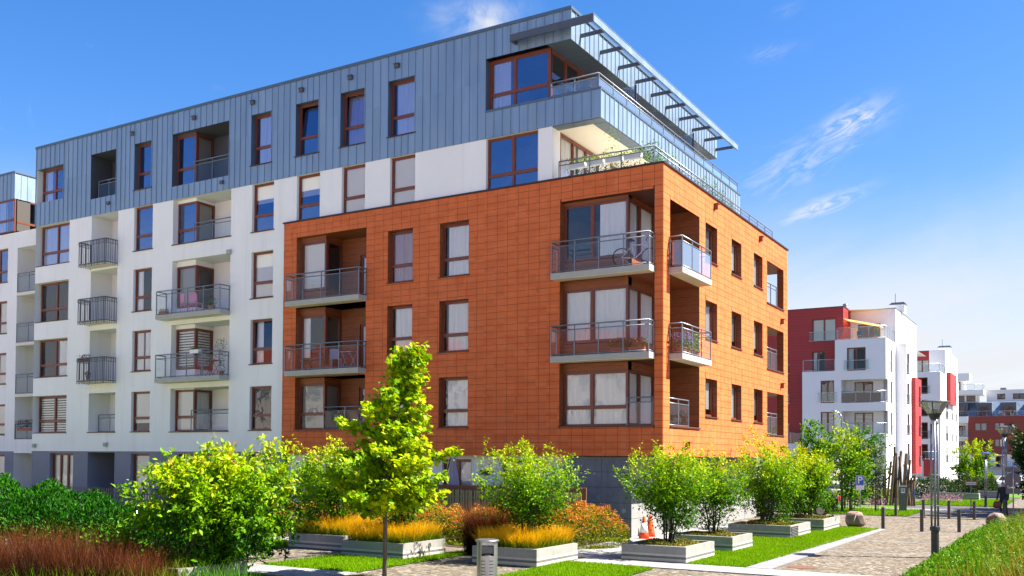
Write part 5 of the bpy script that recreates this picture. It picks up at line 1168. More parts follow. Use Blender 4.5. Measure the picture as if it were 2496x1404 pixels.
def tuft(label, x0, x1, y0, y1, z, h, n, m='grass_gold', lean=.75, name='ornamental_grass', w=.008, seg=3):
    base = np.c_[RNG.uniform(x0, x1, n), RNG.uniform(y0, y1, n), np.full(n, z)]; hh = h*RNG.uniform(.55, 1.15, n)
    cx, cy = (x0+x1)/2, (y0+y1)/2; az = np.arctan2(base[:, 1]-cy, base[:, 0]-cx)+RNG.normal(0, 1.0, n)
    return blades(name, base, hh, w, lean, M[m], None, seg, dirs=az, kind='stuff', label=label, category='grass')
tuft('golden ornamental grass filling the leftmost grass planter', -8.5, -6.5, -9.1, -7.3, .40, .62, 5200)
tuft('golden ornamental grass in the planter behind the young maple', -5.5, -3.5, -10.15, -8.3, .40, .60, 6500)
tuft('golden ornamental grass in the planter beside the litter bin', -1.4, .38, -9.65, -7.5, .42, .58, 6500)
tuft('tall dark reddish fountain grass between the two golden grass planters', -2.95, -1.85, -7.9, -7.0, 0, 1.45, 3200, 'grass_red', .55, w=.009)
tuft('tall brown grass behind the leftmost grass planter', -9.6, -8.2, -7.0, -6.2, 0, 1.0, 1800, 'grass_red', .6)
tuft('sparse green sedge under the lime shrub in the foreground planter', -5.6, -3.9, -17.4, -15.7, .40, .35, 1600, 'grass_meadow', .8)
# sedum carpets in the right hand planters
M['sedum'] = leaf_mat('sedum', [(0, (.06, .06, .012)), (.5, (.17, .17, .022)), (1, (.33, .29, .06))], .2)
for lab, (x0, x1, y0, y1) in {'olive sedum carpet in the nearest right row planter': (1.6, 3.24, -6.6, -4.54), 'olive sedum carpet in the second right row planter': (1.5, 3.25, -2.7, -.93), 'olive sedum carpet in the louvre grille planter': (1.42, 3.45, 3.22, 5.8), 'olive sedum carpet in the farthest right row planter': (1.72, 3.65, 7.4, 10.0)}.items():
    n = 5200; xy = RNG.uniform((x0, y0), (x1, y1), (n, 2)); u, v = (xy[:, 0]-x0)/(x1-x0), (xy[:, 1]-y0)/(y1-y0)
    z = .40+.16*(np.sin(u*math.pi)*np.sin(v*math.pi))**.6*(.75+.35*np.sin(xy[:, 0]*5.1+xy[:, 1]*3.7)); P_ = np.c_[xy, z-RNG.uniform(0, .04, n)]
    leaves('sedum_carpet', P_, .055, .03, M['sedum'], None, np.clip(RNG.normal(.5, .22, n)+.2*np.sin(xy[:, 0]*7)*np.sin(xy[:, 1]*6), 0, 1), np.tile([0, 0, .8], (n, 1)), up=.3, kind='stuff', label=lab, category='groundcover')
# orange flowered spirea hedge
M['leaf_spirea'] = leaf_mat('spirea_leaf', [(0, (.04, .09, .002)), (.5, (.17, .20, .003)), (1, (.44, .36, .008))], .3)
M['spirea_flower'] = leaf_mat('spirea_flower', [(0, (.20, .055, .010)), (.45, (.46, .115, .014)), (1, (.66, .27, .06))], .3)
def spirea(label, cx, cy, rx, ry, h, n, nf):
    o = thing('flowering_shrub', label, 'shrub', (cx, cy, 0), 'orange flowered spirea shrubs')
    ph = RNG.uniform(0, 6.28, 6)
    def top(u, v, r):
        e = 1+.16*np.sin(3*np.arctan2(v, u)+ph[0])+.10*np.sin(7*np.arctan2(v, u)+ph[1]); q = np.clip(r/e, 0, 1)
        return h*np.clip(1-q**3, 0, 1)**.62*(.80+.12*np.sin(u*rx*3.1+ph[2])*np.cos(v*ry*3.7+ph[3])+.11*np.sin(u*rx*7.3+ph[4])*np.sin(v*ry*6.1+ph[5]))
    def surf(k, lo):
        a = RNG.uniform(0, 2*np.pi, k); r = np.sqrt(RNG.uniform(0, 1, k)); u, v = r*np.cos(a)*1.12, r*np.sin(a)*1.12; r = r*1.12
        zz_ = top(u, v, r)*(1-RNG.uniform(0, 1, k)**2.2*lo)+np.abs(RNG.normal(0, .05, k)); sc_ = 1+.10*(zz_/h)
        return np.c_[u*rx*sc_, v*ry*sc_, np.maximum(zz_, .04)]
    P_ = surf(n, .9); out = np.c_[P_[:, 0]/rx, P_[:, 1]/ry, np.full(n, .6)]
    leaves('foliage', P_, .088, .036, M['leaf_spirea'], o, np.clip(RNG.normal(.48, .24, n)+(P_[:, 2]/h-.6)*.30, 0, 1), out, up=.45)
    nf = int(nf*.62); C_ = surf(nf, .10); C_ = C_[C_[:, 2] > h*.32]; nf = len(C_); k = 14; rs_ = RNG.uniform(.5, 1.35, nf)
    F_ = (C_[:, None, :]+RNG.normal(size=(nf, k, 3))*np.array([.042, .042, .014])*rs_[:, None, None]+np.array([0, 0, .05])).reshape(-1, 3); tn = np.repeat(RNG.uniform(0, 1, nf), k)+RNG.normal(0, .12, nf*k)
    leaves('blossom', F_, .032, .028, M['spirea_flower'], o, np.clip(tn, 0, 1), None, up=.7)
    mb = MB()
    for i in range(16): a = random.uniform(0, 6.28); q = random.uniform(.1, .8); mb.path([(math.cos(a)*q*rx*.5, math.sin(a)*q*ry*.5, 0), (math.cos(a)*q*rx*.8, math.sin(a)*q*ry*.8, h*.7)], [.012, .005], 4)
    mb.obj('stems', M['bark_dark'], o, kind='stuff')
spirea('rounded orange flowered spirea at the right end of the hedge by the grey wall', -1.75, -3.2, 1.6, 1.7, 1.42, 10000, 1900)
spirea('orange flowered spirea behind the shrub by the litter bin', -4.0, -4.1, 1.7, 1.6, 1.32, 7000, 1300)
spirea('orange flowered spirea right of the maple below the olive fence', -6.4, -4.4, 1.7, 1.6, 1.28, 7000, 1300)
spirea('orange flowered spirea behind the maple trunk', -8.9, -4.7, 1.7, 1.6, 1.28, 5500, 1000)
spirea('orange flowered spirea between the maple and the big lime shrub', -11.4, -5.0, 1.8, 1.5, 1.35, 5500, 1000)
# feathery green shrub mass and red grass, bottom left
n = 36000; u = RNG.uniform(0, 1, n); v = RNG.uniform(-1, 1, n)
ex = np.array([.858, .513]); ey = np.array([-.513, .858]); c0 = np.array([-13.2, -17.3])
hh = np.interp(u, [0, .25, .5, .75, 1], [2.42, 2.30, 1.86, 1.36, .85])*np.clip(1-np.abs(v)**3, 0.02, 1)**.5*(.88+.13*np.sin(u*31)*np.cos(v*4+u*9))
xy = c0+ex*(u*8.3)[:, None]+ey*(v*1.75)[:, None]
P_ = np.c_[xy, hh*(1-RNG.uniform(0, 1, n)**2*.75)]
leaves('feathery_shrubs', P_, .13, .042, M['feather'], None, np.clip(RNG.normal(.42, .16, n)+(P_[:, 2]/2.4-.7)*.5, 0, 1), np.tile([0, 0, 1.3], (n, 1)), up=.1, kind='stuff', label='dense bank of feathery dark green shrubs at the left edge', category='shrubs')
n = 15000; u = RNG.uniform(0, 1, n); v = RNG.uniform(-1, 1, n); xy = np.array([-8.6, -20.6])+ex*(u*5.9)[:, None]+ey*(v*1.25)[:, None]
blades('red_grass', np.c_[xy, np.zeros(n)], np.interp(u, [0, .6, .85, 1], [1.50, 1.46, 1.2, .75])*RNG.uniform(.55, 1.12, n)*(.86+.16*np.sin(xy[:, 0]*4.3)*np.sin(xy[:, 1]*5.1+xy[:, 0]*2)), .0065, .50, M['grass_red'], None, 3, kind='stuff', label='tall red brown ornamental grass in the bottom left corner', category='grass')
n = 2600; u = RNG.uniform(0, 1, n); v = RNG.uniform(-1, 1, n); xy = np.array([-8.6, -20.9])+ex*(u*7.4)[:, None]+ey*(v*1.5)[:, None]
blades('green_grass', np.c_[xy, np.zeros(n)], .7, .009, .8, M['grass_meadow'], None, 3, kind='stuff', label='low green grass under the red brown grass', category='grass')
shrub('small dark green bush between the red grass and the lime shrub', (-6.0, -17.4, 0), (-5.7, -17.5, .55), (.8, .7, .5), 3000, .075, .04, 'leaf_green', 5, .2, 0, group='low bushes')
# meadow bed on the right
n = 13000; x = 8.75+RNG.uniform(0, 1, n)**1.1*7; y = RNG.uniform(-11, 14, n); edge = np.clip((x-8.75)/1.1, .3, 1)
hm = (.50+.85*np.clip((x-8.9)/3.0, 0, 1))*edge*RNG.uniform(.55, 1.2, n)*(.8+.25*np.sin(x*3.1)*np.sin(y*2.3))
isg = np.clip((x-9.2)/2.6+.35*np.sin(y*1.7+x)+RNG.normal(0, .2, n), 0, 1) < .5
Bs = np.c_[x, y, np.zeros(n)]
blades('meadow_plants', Bs[isg], hm[isg], .013, .55, M['grass_meadow'], None, 3, kind='stuff', label='tall green meadow plants in the right foreground bed', category='meadow')
blades('dry_grass', Bs[~isg], hm[~isg]*1.1, .009, .6, M['grass_dry'], None, 3, kind='stuff', label='dry golden meadow grass along the right edge', category='grass')
n = 34000; x = 8.8+RNG.uniform(0, 1, n)**1.2*4.2; y = RNG.uniform(-9, 10, n); hq = (.5+.75*np.clip((x-8.9)/3.0, 0, 1))*np.clip((x-8.7)/.9, .3, 1)
P_ = np.c_[x, y, hq*RNG.uniform(.35, 1.0, n)*(.78+.3*np.sin(x*3.7+np.sin(y*2.1))*np.sin(y*2.9))]; leaves('meadow_leaves', P_, .085, .03, M['grass_meadow'], None, np.clip(RNG.normal(.5, .25, n), 0, 1), np.tile([0, 0, .8], (n, 1)), up=.35, kind='stuff', label='small green leaves of the meadow plants on the right', category='meadow')

# trees and hedges down the street
def street_tree(label, x, y, cz, r, rz, n, m, L=.14, trunk=.05, name='street_tree', bark='bark', group='young street trees', vase=.25, shift=0.):
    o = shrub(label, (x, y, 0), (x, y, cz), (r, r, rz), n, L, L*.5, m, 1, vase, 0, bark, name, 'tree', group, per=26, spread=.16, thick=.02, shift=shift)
    mb = MB(); mb.path([(0, 0, 0), (.02, 0, cz*.5), (0, .01, cz), (0, 0, cz+rz*.75)], [trunk, trunk*.85, trunk*.55, trunk*.15], 7); mb.obj('bole', M['bark' if bark == 'bark' else bark], o, smooth=True)
    return o
street_tree('slim young tree with sparse silvery leaves right of the parking sign', 2.83, 23.4, 2.15, .45, 1.5, 800, 'leaf_silver', .12, .05)
street_tree('young bright green tree left of the parking sign', 1.9, 21.8, 2.3, .85, 1.75, 2600, 'leaf_lime', .13, .055)
street_tree('slender silvery young tree behind the yellowing shrub', 1.0, 24.5, 2.5, .55, 1.5, 1000, 'leaf_silver', .13, .05)
street_tree('dark green dense tree behind the young bright green tree', .6, 31.5, 3.0, 1.4, 1.7, 3200, 'leaf_green', .16, .09)
street_tree('dark bushy tree in front of the white building corner', -2.6, 33, 2.9, 1.5, 1.8, 3200, 'leaf_green', .17, .09)
street_tree('small conical bright tree before the dark red block', 4.6, 57, 2.0, 1.05, 1.75, 2600, 'leaf_lime', .2, .07, vase=-.5)
street_tree('dark leafy tree at the right edge behind the round sign', 10.9, 31.5, 3.1, 2.1, 2.4, 5200, 'leaf_dark', .2, .12, bark='bark_dark', group='dark trees on the right')
street_tree('unseen tall dark tree added past the right edge to shade the street', 16.8, 29.5, 8.6, 4.0, 4.4, 5000, 'leaf_dark', .36, .22, bark='bark_dark', group='dark trees on the right')  # out of view, put in for the shade it casts on the street
street_tree('unseen tall dark tree added past the right edge to shade the pavement bollards', 14.6, 25.6, 5.2, 2.3, 3.2, 5000, 'leaf_dark', .36, .22, bark='bark_dark', group='dark trees on the right')  # also unseen, placed so that its shadow falls around the bollards
def hedge(label, x0, x1, y0, y1, h, n, m='leaf_dark', shift=0.):
    o = thing('hedge', label, 'hedge', ((x0+x1)/2, (y0+y1)/2, 0), 'hedges down the street'); u, v = RNG.uniform(-1, 1, n), RNG.uniform(-1, 1, n)
    top = h*(.82+.2*np.sin(u*5+x0)*np.cos(v*3)+.1*np.sin(u*13))*np.clip(1-np.maximum(np.abs(u), np.abs(v))**6, .1, 1)
    P_ = np.c_[u*(x1-x0)/2, v*(y1-y0)/2, top*(1-RNG.uniform(0, 1, n)**2*.95)]
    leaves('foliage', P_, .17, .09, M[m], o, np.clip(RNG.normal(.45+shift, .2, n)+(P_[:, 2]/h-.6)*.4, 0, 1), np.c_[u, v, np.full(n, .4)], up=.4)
    mb = MB()
    for i in range(14): x, y = random.uniform(-.45, .45)*(x1-x0), random.uniform(-.4, .4)*(y1-y0); mb.path([(x, y, 0), (x*1.02, y, h*.7)], [.03, .01], 4)
    mb.obj('stems', M['bark_dark'], o, kind='stuff')
hedge('dark hedge between the tall lamp and the red panelled block', .6, 4.6, 44, 47.5, 1.75, 4200)
hedge('dark hedge behind the red bordered sign', 3.4, 7.0, 50, 53, 1.75, 4200)
hedge('bright yellow green hedge under the conical tree', 4.0, 6.4, 54, 56, 1.9, 2200, 'leaf_lime')
hedge('low hedge beyond the parked white car', 6.5, 9.5, 62, 64, 1.3, 1800)
hedge('yellow green planting at the foot of the timber sculpture', -2.2, 2.2, 34.5, 36, .9, 2200, 'leaf_lime', .1)
M['petal'] = leaf_mat('pink_petal', [(0, (.16, .06, .12)), (.5, (.28, .13, .20)), (1, (.45, .27, .32))], .3)
def flowerbed(label, x0, x1, y0, y1, n):
    P_ = np.c_[RNG.uniform(x0, x1, n), RNG.uniform(y0, y1, n), RNG.uniform(.1, .55, n)]
    leaves('flower_bed', P_, .10, .06, M['petal'], None, RNG.uniform(0, 1, n), None, up=.6, kind='stuff', label=label, category='flowers')
flowerbed('bed of pink flowers beyond the bollards', 3.2, 5.6, 37, 39.5, 700); flowerbed('pink flowers behind the parking sign', -1.6, 2.6, 27.6, 28.4, 500)
for x0, x1, y0, y1, lab in ((3.0, 6.2, 43.0, 43.9, 'long pale stone planter below the dark hedge'), (5.6, 7.6, 49, 49.8, 'pale stone planter on the lawn before the far hedge')):
    planter(lab, x0, x1, y0, y1, .5, group='far stone planters')
# ------------------------------------------------------------------ fences, parasol, garden things
M['picket'] = mat('grey_brown_picket', (.17, .14, .11), .7, var=.3, scale=8)
M['olive'] = mat('olive_painted_wood', (.30, .28, .13), .7, var=.25, scale=6)
M['reed'] = mat('reed_mat', (.30, .15, .08), .85, var=.55, scale=28, coord='World')
def fence(label, x0, x1, y, z0, h, step, w, m, group=None, reed=None):
    o = thing('picket_fence', label, 'fence', (x0, y, 0), group); n = int((x1-x0)/step); first = None
    for i in range(n):
        if first is None:
            mb = MB(); mb.box(-w/2, w/2, -.011, .011, 0, h-.03); mb.add([(-w/2, -.011, h-.03), (w/2, -.011, h-.03), (w/2, .011, h-.03), (-w/2, .011, h-.03), (0, -.011, h), (0, .011, h)], [(0, 1, 4), (2, 3, 5), (1, 2, 5, 4), (3, 0, 4, 5)]); first = q = mb.obj('picket', M[m], o)
        else: q = first.copy(); COL.objects.link(q)
        q.location = (i*step, random.uniform(-.003, .003), z0+random.uniform(-.012, .012)); q.rotation_euler[1] = random.uniform(-.012, .012)
    for zz_ in (z0+h*.28, z0+h*.80):
        mb = MB(); mb.box(-.05, x1-x0, .012, .05, zz_-.03, zz_+.03); mb.obj('rail', M[m], o)
    for i in range(int((x1-x0)/2.2)+1):
        mb = MB(); mb.box(i*2.2-.04, i*2.2+.04, .05, .13, 0, z0+h-.1); mb.obj('post', M[m], o)
    if reed:
        mb = MB(); mb.box(0, x1-x0-.02, .14, .16, .5, reed); mb.obj('reed_screen', M['reed'], o)
        mb = MB()
        for i in range(int((x1-x0)/.035)): x = i*.035+random.uniform(0, .02); mb.box(x, x+.012, .13, .142, .6, reed+random.uniform(-.02, .06))
        mb.obj('reed_canes', M['reed'], o)
    return o
fence('dark narrow picket fence left of the big lime shrub', -31, -17.5, -3.0, .1, 1.24, .165, .06, 'picket')
fence('olive wooden picket fence topped by a brown reed screen', -12.5, -1.95, -2.1, .25, 1.40, .115, .085, 'olive', reed=1.80)
M['lilac'] = cloth('lilac_grey_canvas', (.40, .36, .44), .15)
o = thing('parasol', 'closed lilac grey parasol behind the olive fence', 'parasol', (-7.95, -1.2, 0))
mb = MB(); prof = [(.30, .95), (.27, 1.4), (.19, 2.1), (.11, 2.6), (.125, 2.62), (.06, 2.9), (.02, 2.98)]; vs_ = []; n = 24
for r, z in prof:
    for k in range(n): a = 2*math.pi*k/n; q = r*(1+.22*math.cos(6*a)); vs_.append((q*math.cos(a), q*math.sin(a), z))
mb.add(vs_, [(i*n+k, i*n+(k+1) % n, (i+1)*n+(k+1) % n, (i+1)*n+k) for i in range(len(prof)-1) for k in range(n)]); mb.obj('canopy', M['lilac'], o, smooth=True)
mb = MB(); mb.tub((-.05, -.02, 3.0), (-.65, -.05, 1.0), .025, n=8); mb.tub((-.65, -.05, 0), (-.65, -.05, 2.0), .03, n=8); mb.tub((0, 0, 2.95), (0, 0, 3.08), .02, n=6); mb.obj('pole', M['dark_steel'], o)
mb = MB(); mb.box(-.95, -.35, -.35, .25, 0, .07); mb.obj('base', M['dark_steel'], o)

# ------------------------------------------------------------------ street furniture
def bollard(label, x, y, h=.88, first=[None]):
    if first[0] is None:
        o = thing('bollard', label, 'bollard', (x, y, 0), 'dark steel bollards')
        mb = MB(); mb.box(-.062, .062, -.062, .062, 0, .86); mb.obj('post', M['bollard'], o); mb = MB(); mb.box(-.068, .068, -.068, .068, .862, .882); mb.box(-.05, .05, -.05, .05, .845, .862); mb.obj('cap', M['dark_steel'], o); first[0] = o
    else: o = copy_tree(first[0]); o.location = (x, y, 0); o['label'] = label
    return o
M['bollard'] = mat('bollard_paint', (.085, .075, .07), .55, metal=.2, var=.25, scale=6)
for lab, x, y in (('bollard at the tip of the long lawn strip', 5.45, 10.3), ('bollard left of the tall lamp on the setts, near row', 7.0, 9.7), ('rightmost bollard of the near row on the setts', 8.28, 10.3),
                  ('bollard just left of the tall lamp, far row at the street', 5.75, 19.5), ('middle bollard of the far row at the street', 6.92, 19.25), ('rightmost bollard of the far row at the street', 8.02, 19.25),
                  ('bollard under the dark trees beside the walking person', 9.1, 22.6), ('bollard on the grass right of the slim tree', 4.35, 20.3), ('bollard on the grass left of the parking sign', 1.95, 21.3), ('bollard half hidden behind the yellowing shrub', 1.0, 22.3), ('leftmost bollard behind the farthest planter', .35, 21.2)):
    bollard(lab, x, y)
# lamps: three slim tubes carrying an inverted glass cone
M['lamp_glass'] = glass('lamp_glass', (.82, .84, .82), base=.10, opac=.30, ocol=(.62, .62, .58))
def lamp(label, x, y, s=1.0, blue=False):
    o = thing('street_lamp', label, 'street lamp', (x, y, 0), 'cone headed street lamps', rz=.3); H = 3.95
    mb = MB(); mb.lathe([(.15, 0), (.15, .05), (.11, .07), (.11, .78), (.14, .80), (.14, .90), (.10, .92), (.02, .93)], n=16); mb.obj('base', M['dark_steel'], o, smooth=False)
    for k in range(3):
        a = k*2.094+.4; mb = MB(); mb.tub((.1*math.cos(a), .1*math.sin(a), .85), (.1*math.cos(a), .1*math.sin(a), H), .03, n=8); mb.obj('tube', M['rail'], o, smooth=True)
    for z in (1.5, 2.4, 3.3):
        mb = MB(); mb.lathe([(.01, 0), (.105, 0), (.105, .03), (.01, .03)], (0, 0, z), 12); mb.obj('spacer', M['steel'], o)
    mb = MB(); mb.lathe([(.09, 0), (.12, .02), (.10, .16), (.02, .17)], (0, 0, H-.08), 16); mb.obj('collar', M['steel'], o, smooth=True)
    prof = [(.10, .06), (.13, .14), (.40, .56), (.405, .57)]; mb = MB(); vs_ = []; n = 28
    for r, z in prof:
        for k in range(n): a = 2*math.pi*k/n; vs_.append((r*math.cos(a), r*math.sin(a), H+z))
    mb.add(vs_, [(i*n+k, i*n+(k+1) % n, (i+1)*n+(k+1) % n, (i+1)*n+k) for i in range(3) for k in range(n)]); mb.obj('glass_cone', M['lamp_glass'], o, smooth=True)
    mb = MB(); mb.lathe([(.09, .02), (.13, .12), (.20, .25), (.19, .26), (.02, .24)], (0, 0, H), 20); mb.lathe([(.01, .24), (.10, .25), (.10, .36), (.01, .37)], (0, 0, H), 14); mb.obj('lamp_housing', M['dark_steel'], o)
    mb = MB(); mb.lathe([(.02, .64), (.25, .62), (.42, .585), (.43, .565), (.40, .56), (.02, .60)], (0, 0, H), 28); mb.obj('cap', M['blue_cap'] if blue else M['zinc_dark'], o, smooth=True)
    for k in range(3):
        a = k*2.094+.2; mb = MB(); mb.path([(.12*math.cos(a), .12*math.sin(a), H+.1), (.415*math.cos(a), .415*math.sin(a), H+.58)], .014, 6); mb.obj('rib', M['dark_steel'], o)
    o.scale = (s, s, s)
M['blue_cap'] = mat('blue_enamel', (.04, .12, .35), .35)
lamp('tall slim lamp with glass cone head standing at the meadow edge', 8.80, -1.0)
lamp('glass cone lamp among dark trees near the round sign', 9.05, 23.6)
lamp('short far lamp with a blue cap behind the red bordered sign', 7.4, 33.3, .72, True)
o = thing('street_lamp', 'grey cobra head street lamp before the white building', 'street lamp', (1.25, 22.6, 0))
mb = MB(); mb.path([(0, 0, 0), (0, 0, 4.9), (-.02, 0, 5.15), (-.15, 0, 5.35)], [.07, .05, .045, .04], 8); mb.obj('pole', M['rail'], o, smooth=True)
mb = MB(); mb.lathe([(.02, -.06), (.12, -.03), (.16, .02), (.12, .07), (.02, .09)], (-.42, 0, 5.42), 12, .6); mb.path([(-.12, 0, 5.34), (-.42, 0, 5.44)], .035, 6); mb.obj('head', M['steel'], o, smooth=True)
# litter bin
o = thing('litter_bin', 'brushed steel cylindrical litter bin with slots at the bottom edge', 'litter bin', (.89, -12.76, 0))
def ring_wall(r, z0, z1, skip=None, n=40):
    mb = MB()
    for k in range(n):
        a0, a1 = 2*math.pi*k/n, 2*math.pi*(k+1)/n
        if skip and skip((a0+a1)/2): continue
        mb.quad((r*math.cos(a0), r*math.sin(a0), z0), (r*math.cos(a1), r*math.sin(a1), z0), (r*math.cos(a1), r*math.sin(a1), z1), (r*math.cos(a0), r*math.sin(a0), z1))
    return mb
va = math.atan2(-31.2+12.76, 12.5-.89); dif = lambda a, c: abs((a-c+math.pi) % (2*math.pi)-math.pi)
opn = lambda a: dif(a, va) < .62 or dif(a, va+math.pi) < .62
mb = ring_wall(.235, .05, .62); mb.v += []; b2 = ring_wall(.235, .86, .93); mb.add(b2.v, b2.f); b2 = ring_wall(.235, .62, .86, opn); mb.add(b2.v, b2.f); mb.obj('drum', M['steel'], o, smooth=True)
mb = MB(); mb.lathe([(.225, .93), (.27, .935), (.275, .955), (.26, .975), (.20, .985), (.12, .97), (.01, .965)], n=32); mb.obj('lid', M['steel'], o, smooth=True)
mb = MB(); mb.lathe([(.01, .1), (.215, .1), (.215, .60), (.17, .64), (.05, .66), (.01, .66)], n=24); mb.obj('liner_bag', M['dark_steel'], o, smooth=True)
for i in range(5):
    for s in (-1, 1):
        mb = MB(); n = 5; z = .50-i*.075
        for k in range(n): a0 = va+s*(.20+.42*k/n); a1 = va+s*(.20+.42*(k+1)/n); mb.quad(*[(.237*math.cos(a), .237*math.sin(a), zz_) for a, zz_ in ((a0, z), (a1, z), (a1, z+.016), (a0, z+.016))])
        mb.obj('slot', M['door_dark'], o)
mb = MB(); mb.lathe([(.24, 0), (.24, .05), (.01, .05)], n=24); mb.obj('foot', M['dark_steel'], o)
# traffic cones
M['cone'] = mat('cone_orange', (.80, .085, .012), .5, var=.12, scale=5); M['cone_white'] = mat('cone_white_sleeve', (.8, .8, .8), .5)
for lab, x, y, stripe in (('orange traffic cone with white sleeve beside the grey wall', -.72, .05, True), ('plain orange traffic cone behind the sleeved one', -.86, .95, False)):
    o = thing('traffic_cone', lab, 'traffic cone', (x, y, 0)); mb = MB(); mb.lathe([(.185, .03), (.155, .22), (.035, .78), (.03, .80), (.005, .80)], n=20); mb.obj('cone', M['cone'], o, smooth=True)
    mb = MB(); mb.box(-.2, .2, -.2, .2, 0, .035); mb.obj('base', M['cone'], o)
    if stripe: mb = MB(); mb.lathe([(.1545, .24), (.0835, .57), (.078, .57), (.149, .24)], n=20); mb.obj('sleeve', M['cone_white'], o, smooth=True)
# signs with lettering
def text(body, size, parent, loc, m, rz=0, ext=.001, bold=False):
    cu = bpy.data.curves.new('lettering', 'FONT'); cu.body = body; cu.size = size; cu.align_x = 'CENTER'; cu.align_y = 'CENTER'; cu.extrude = ext; cu.offset = .012*size if bold else 0
    tmp = bpy.data.objects.new('tmp', cu); COL.objects.link(tmp); dg = bpy.context.evaluated_depsgraph_get(); me = bpy.data.meshes.new_from_object(tmp.evaluated_get(dg)); bpy.data.objects.remove(tmp); bpy.data.curves.remove(cu)
    me.name = 'lettering'; me.materials.clear(); me.materials.append(m); o = link('lettering', me, parent); o.location = loc; o.rotation_euler = (math.pi/2, 0, rz); return o
M['sign_white'] = mat('sign_white', (.8, .8, .8), .4); M['sign_blue'] = mat('sign_blue', (.012, .13, .50), .4); M['sign_red'] = mat('sign_red', (.55, .02, .03), .4); M['sign_black'] = mat('sign_black', (.01, .01, .01), .4); M['sign_back'] = mat('sign_back_grey', (.12, .11, .11), .5)
o = thing('parking_sign', 'blue and white parking sign with a small plate on a thin post', 'sign', (2.6, 20.45, 0), rz=.2)
mb = MB(); mb.tub((0, .03, 0), (0, .03, 2.0), .025, n=8); mb.obj('post', M['steel'], o, smooth=True)
mb = MB(); mb.box(-.20, .20, -.004, .01, 1.50, 2.0); mb.obj('plate', M['sign_white'], o); mb = MB(); mb.box(-.18, .18, -.008, -.0045, 1.52, 1.98); mb.obj('blue_field', M['sign_blue'], o)
text('P', .50, o, (0, -.011, 1.755), M['sign_white'], bold=True); mb = MB(); mb.box(-.20, .20, -.004, .01, 1.27, 1.48); mb.obj('small_plate', M['sign_white'], o)
o = thing('parking_meter', 'dark grey parking ticket machine with a small P label', 'parking meter', (4.03, 24.6, 0), rz=.2)
mb = MB(); mb.box(-.19, .19, -.13, .13, 0, 1.36); mb.obj('cabinet', M['sign_back'], o); mb = MB(); mb.box(-.21, .21, -.15, .15, 1.36, 1.41); mb.obj('cap', M['steel'], o)
mb = MB(); mb.box(-.10, .10, -.136, -.131, 1.02, 1.28); mb.obj('label_plate', M['sign_white'], o); mb = MB(); mb.box(-.07, .07, -.139, -.137, 1.10, 1.26); mb.obj('blue_field', M['sign_blue'], o); text('P', .15, o, (0, -.1405, 1.18), M['sign_white'], bold=True)
o = thing('fire_lane_sign', 'white rectangular sign with red border on a thin post', 'sign', (7.07, 28.1, 0), rz=.22)
mb = MB(); mb.tub((0, .03, 0), (0, .03, 1.45), .028, n=8); mb.obj('post', M['rail'], o, smooth=True)
mb = MB(); mb.box(-.31, .31, -.004, .01, 1.40, 1.66); mb.obj('border', M['sign_red'], o); mb = MB(); mb.box(-.27, .27, -.008, -.0045, 1.45, 1.61); mb.obj('plate', M['sign_white'], o)
text('DROGA POŻAROWA', .066, o, (0, -.011, 1.53), M['sign_black'], bold=True)
o = thing('road_sign', 'grey back of a round road sign with two plates on a pole', 'sign', (9.5, 22.2, 0), rz=.2)
mb = MB(); mb.tub((0, -.03, 0), (0, -.03, 2.75), .03, n=8); mb.obj('post', M['steel'], o, smooth=True)
mb = MB(); mb.v = []; n = 28; ring = [(.36*math.cos(2*math.pi*k/n), 0, 1.88+.36*math.sin(2*math.pi*k/n)) for k in range(n)]; mb.add([(x, .0, z) for x, y, z in ring]+[(x, .03, z) for x, y, z in ring], [tuple(range(n)), tuple(range(2*n-1, n-1, -1))]+[(k, (k+1) % n, n+(k+1) % n, n+k) for k in range(n)]); mb.obj('disc', M['sign_back'], o)
mb = MB(); mb.box(-.36, .30, 0, .02, 2.28, 2.50); mb.obj('upper_plate', M['sign_back'], o); mb = MB(); mb.box(-.32, .32, 0, .02, 1.18, 1.45); mb.obj('lower_plate', M['sign_back'], o); mb = MB(); mb.box(.12, .22, -.004, -.001, 1.66, 1.74); mb.obj('sticker', M['sign_white'], o)
o = thing('banner_post', 'edge of a blue sign on a mast cut by the right border', 'sign', (13.2, -8.6, 0), rz=.35)
mb = MB(); mb.tub((.35, 0, 0), (.35, 0, 6.8), .04, n=8); mb.obj('post', M['steel'], o); mb = MB(); mb.box(-.045, .6, -.02, .02, 5.92, 6.42); mb.obj('plate', M['sign_blue'], o); mb = MB(); mb.box(-.085, -.05, -.03, .03, 5.9, 6.44); mb.obj('edge_rail', M['steel'], o)
o = thing('garden_lamp', 'slim grey garden lamp with tilted head among the feathery shrubs', 'garden lamp', (-7.75, -15.45, 0), rz=.54)
mb = MB(); mb.tub((0, 0, 0), (0, 0, 1.55), .035, n=8); mb.path([(0, 0, 1.52), (-.03, 0, 1.66)], .034, 8); mb.obj('post', M['steel'], o, smooth=True)
mb = MB(); mb.box(-.14, .17, -.05, .05, -.02, .02, T=lambda a, b, c: (a*.93-c*.33, b, 1.70+a*.36+c*.93)); mb.obj('head', M['zinc_dark'], o); mb = MB(); mb.box(.165, .19, -.045, .045, -.03, .03, T=lambda a, b, c: (a*.93-c*.33, b, 1.70+a*.36+c*.93)); mb.obj('end_cap', M['steel'], o)
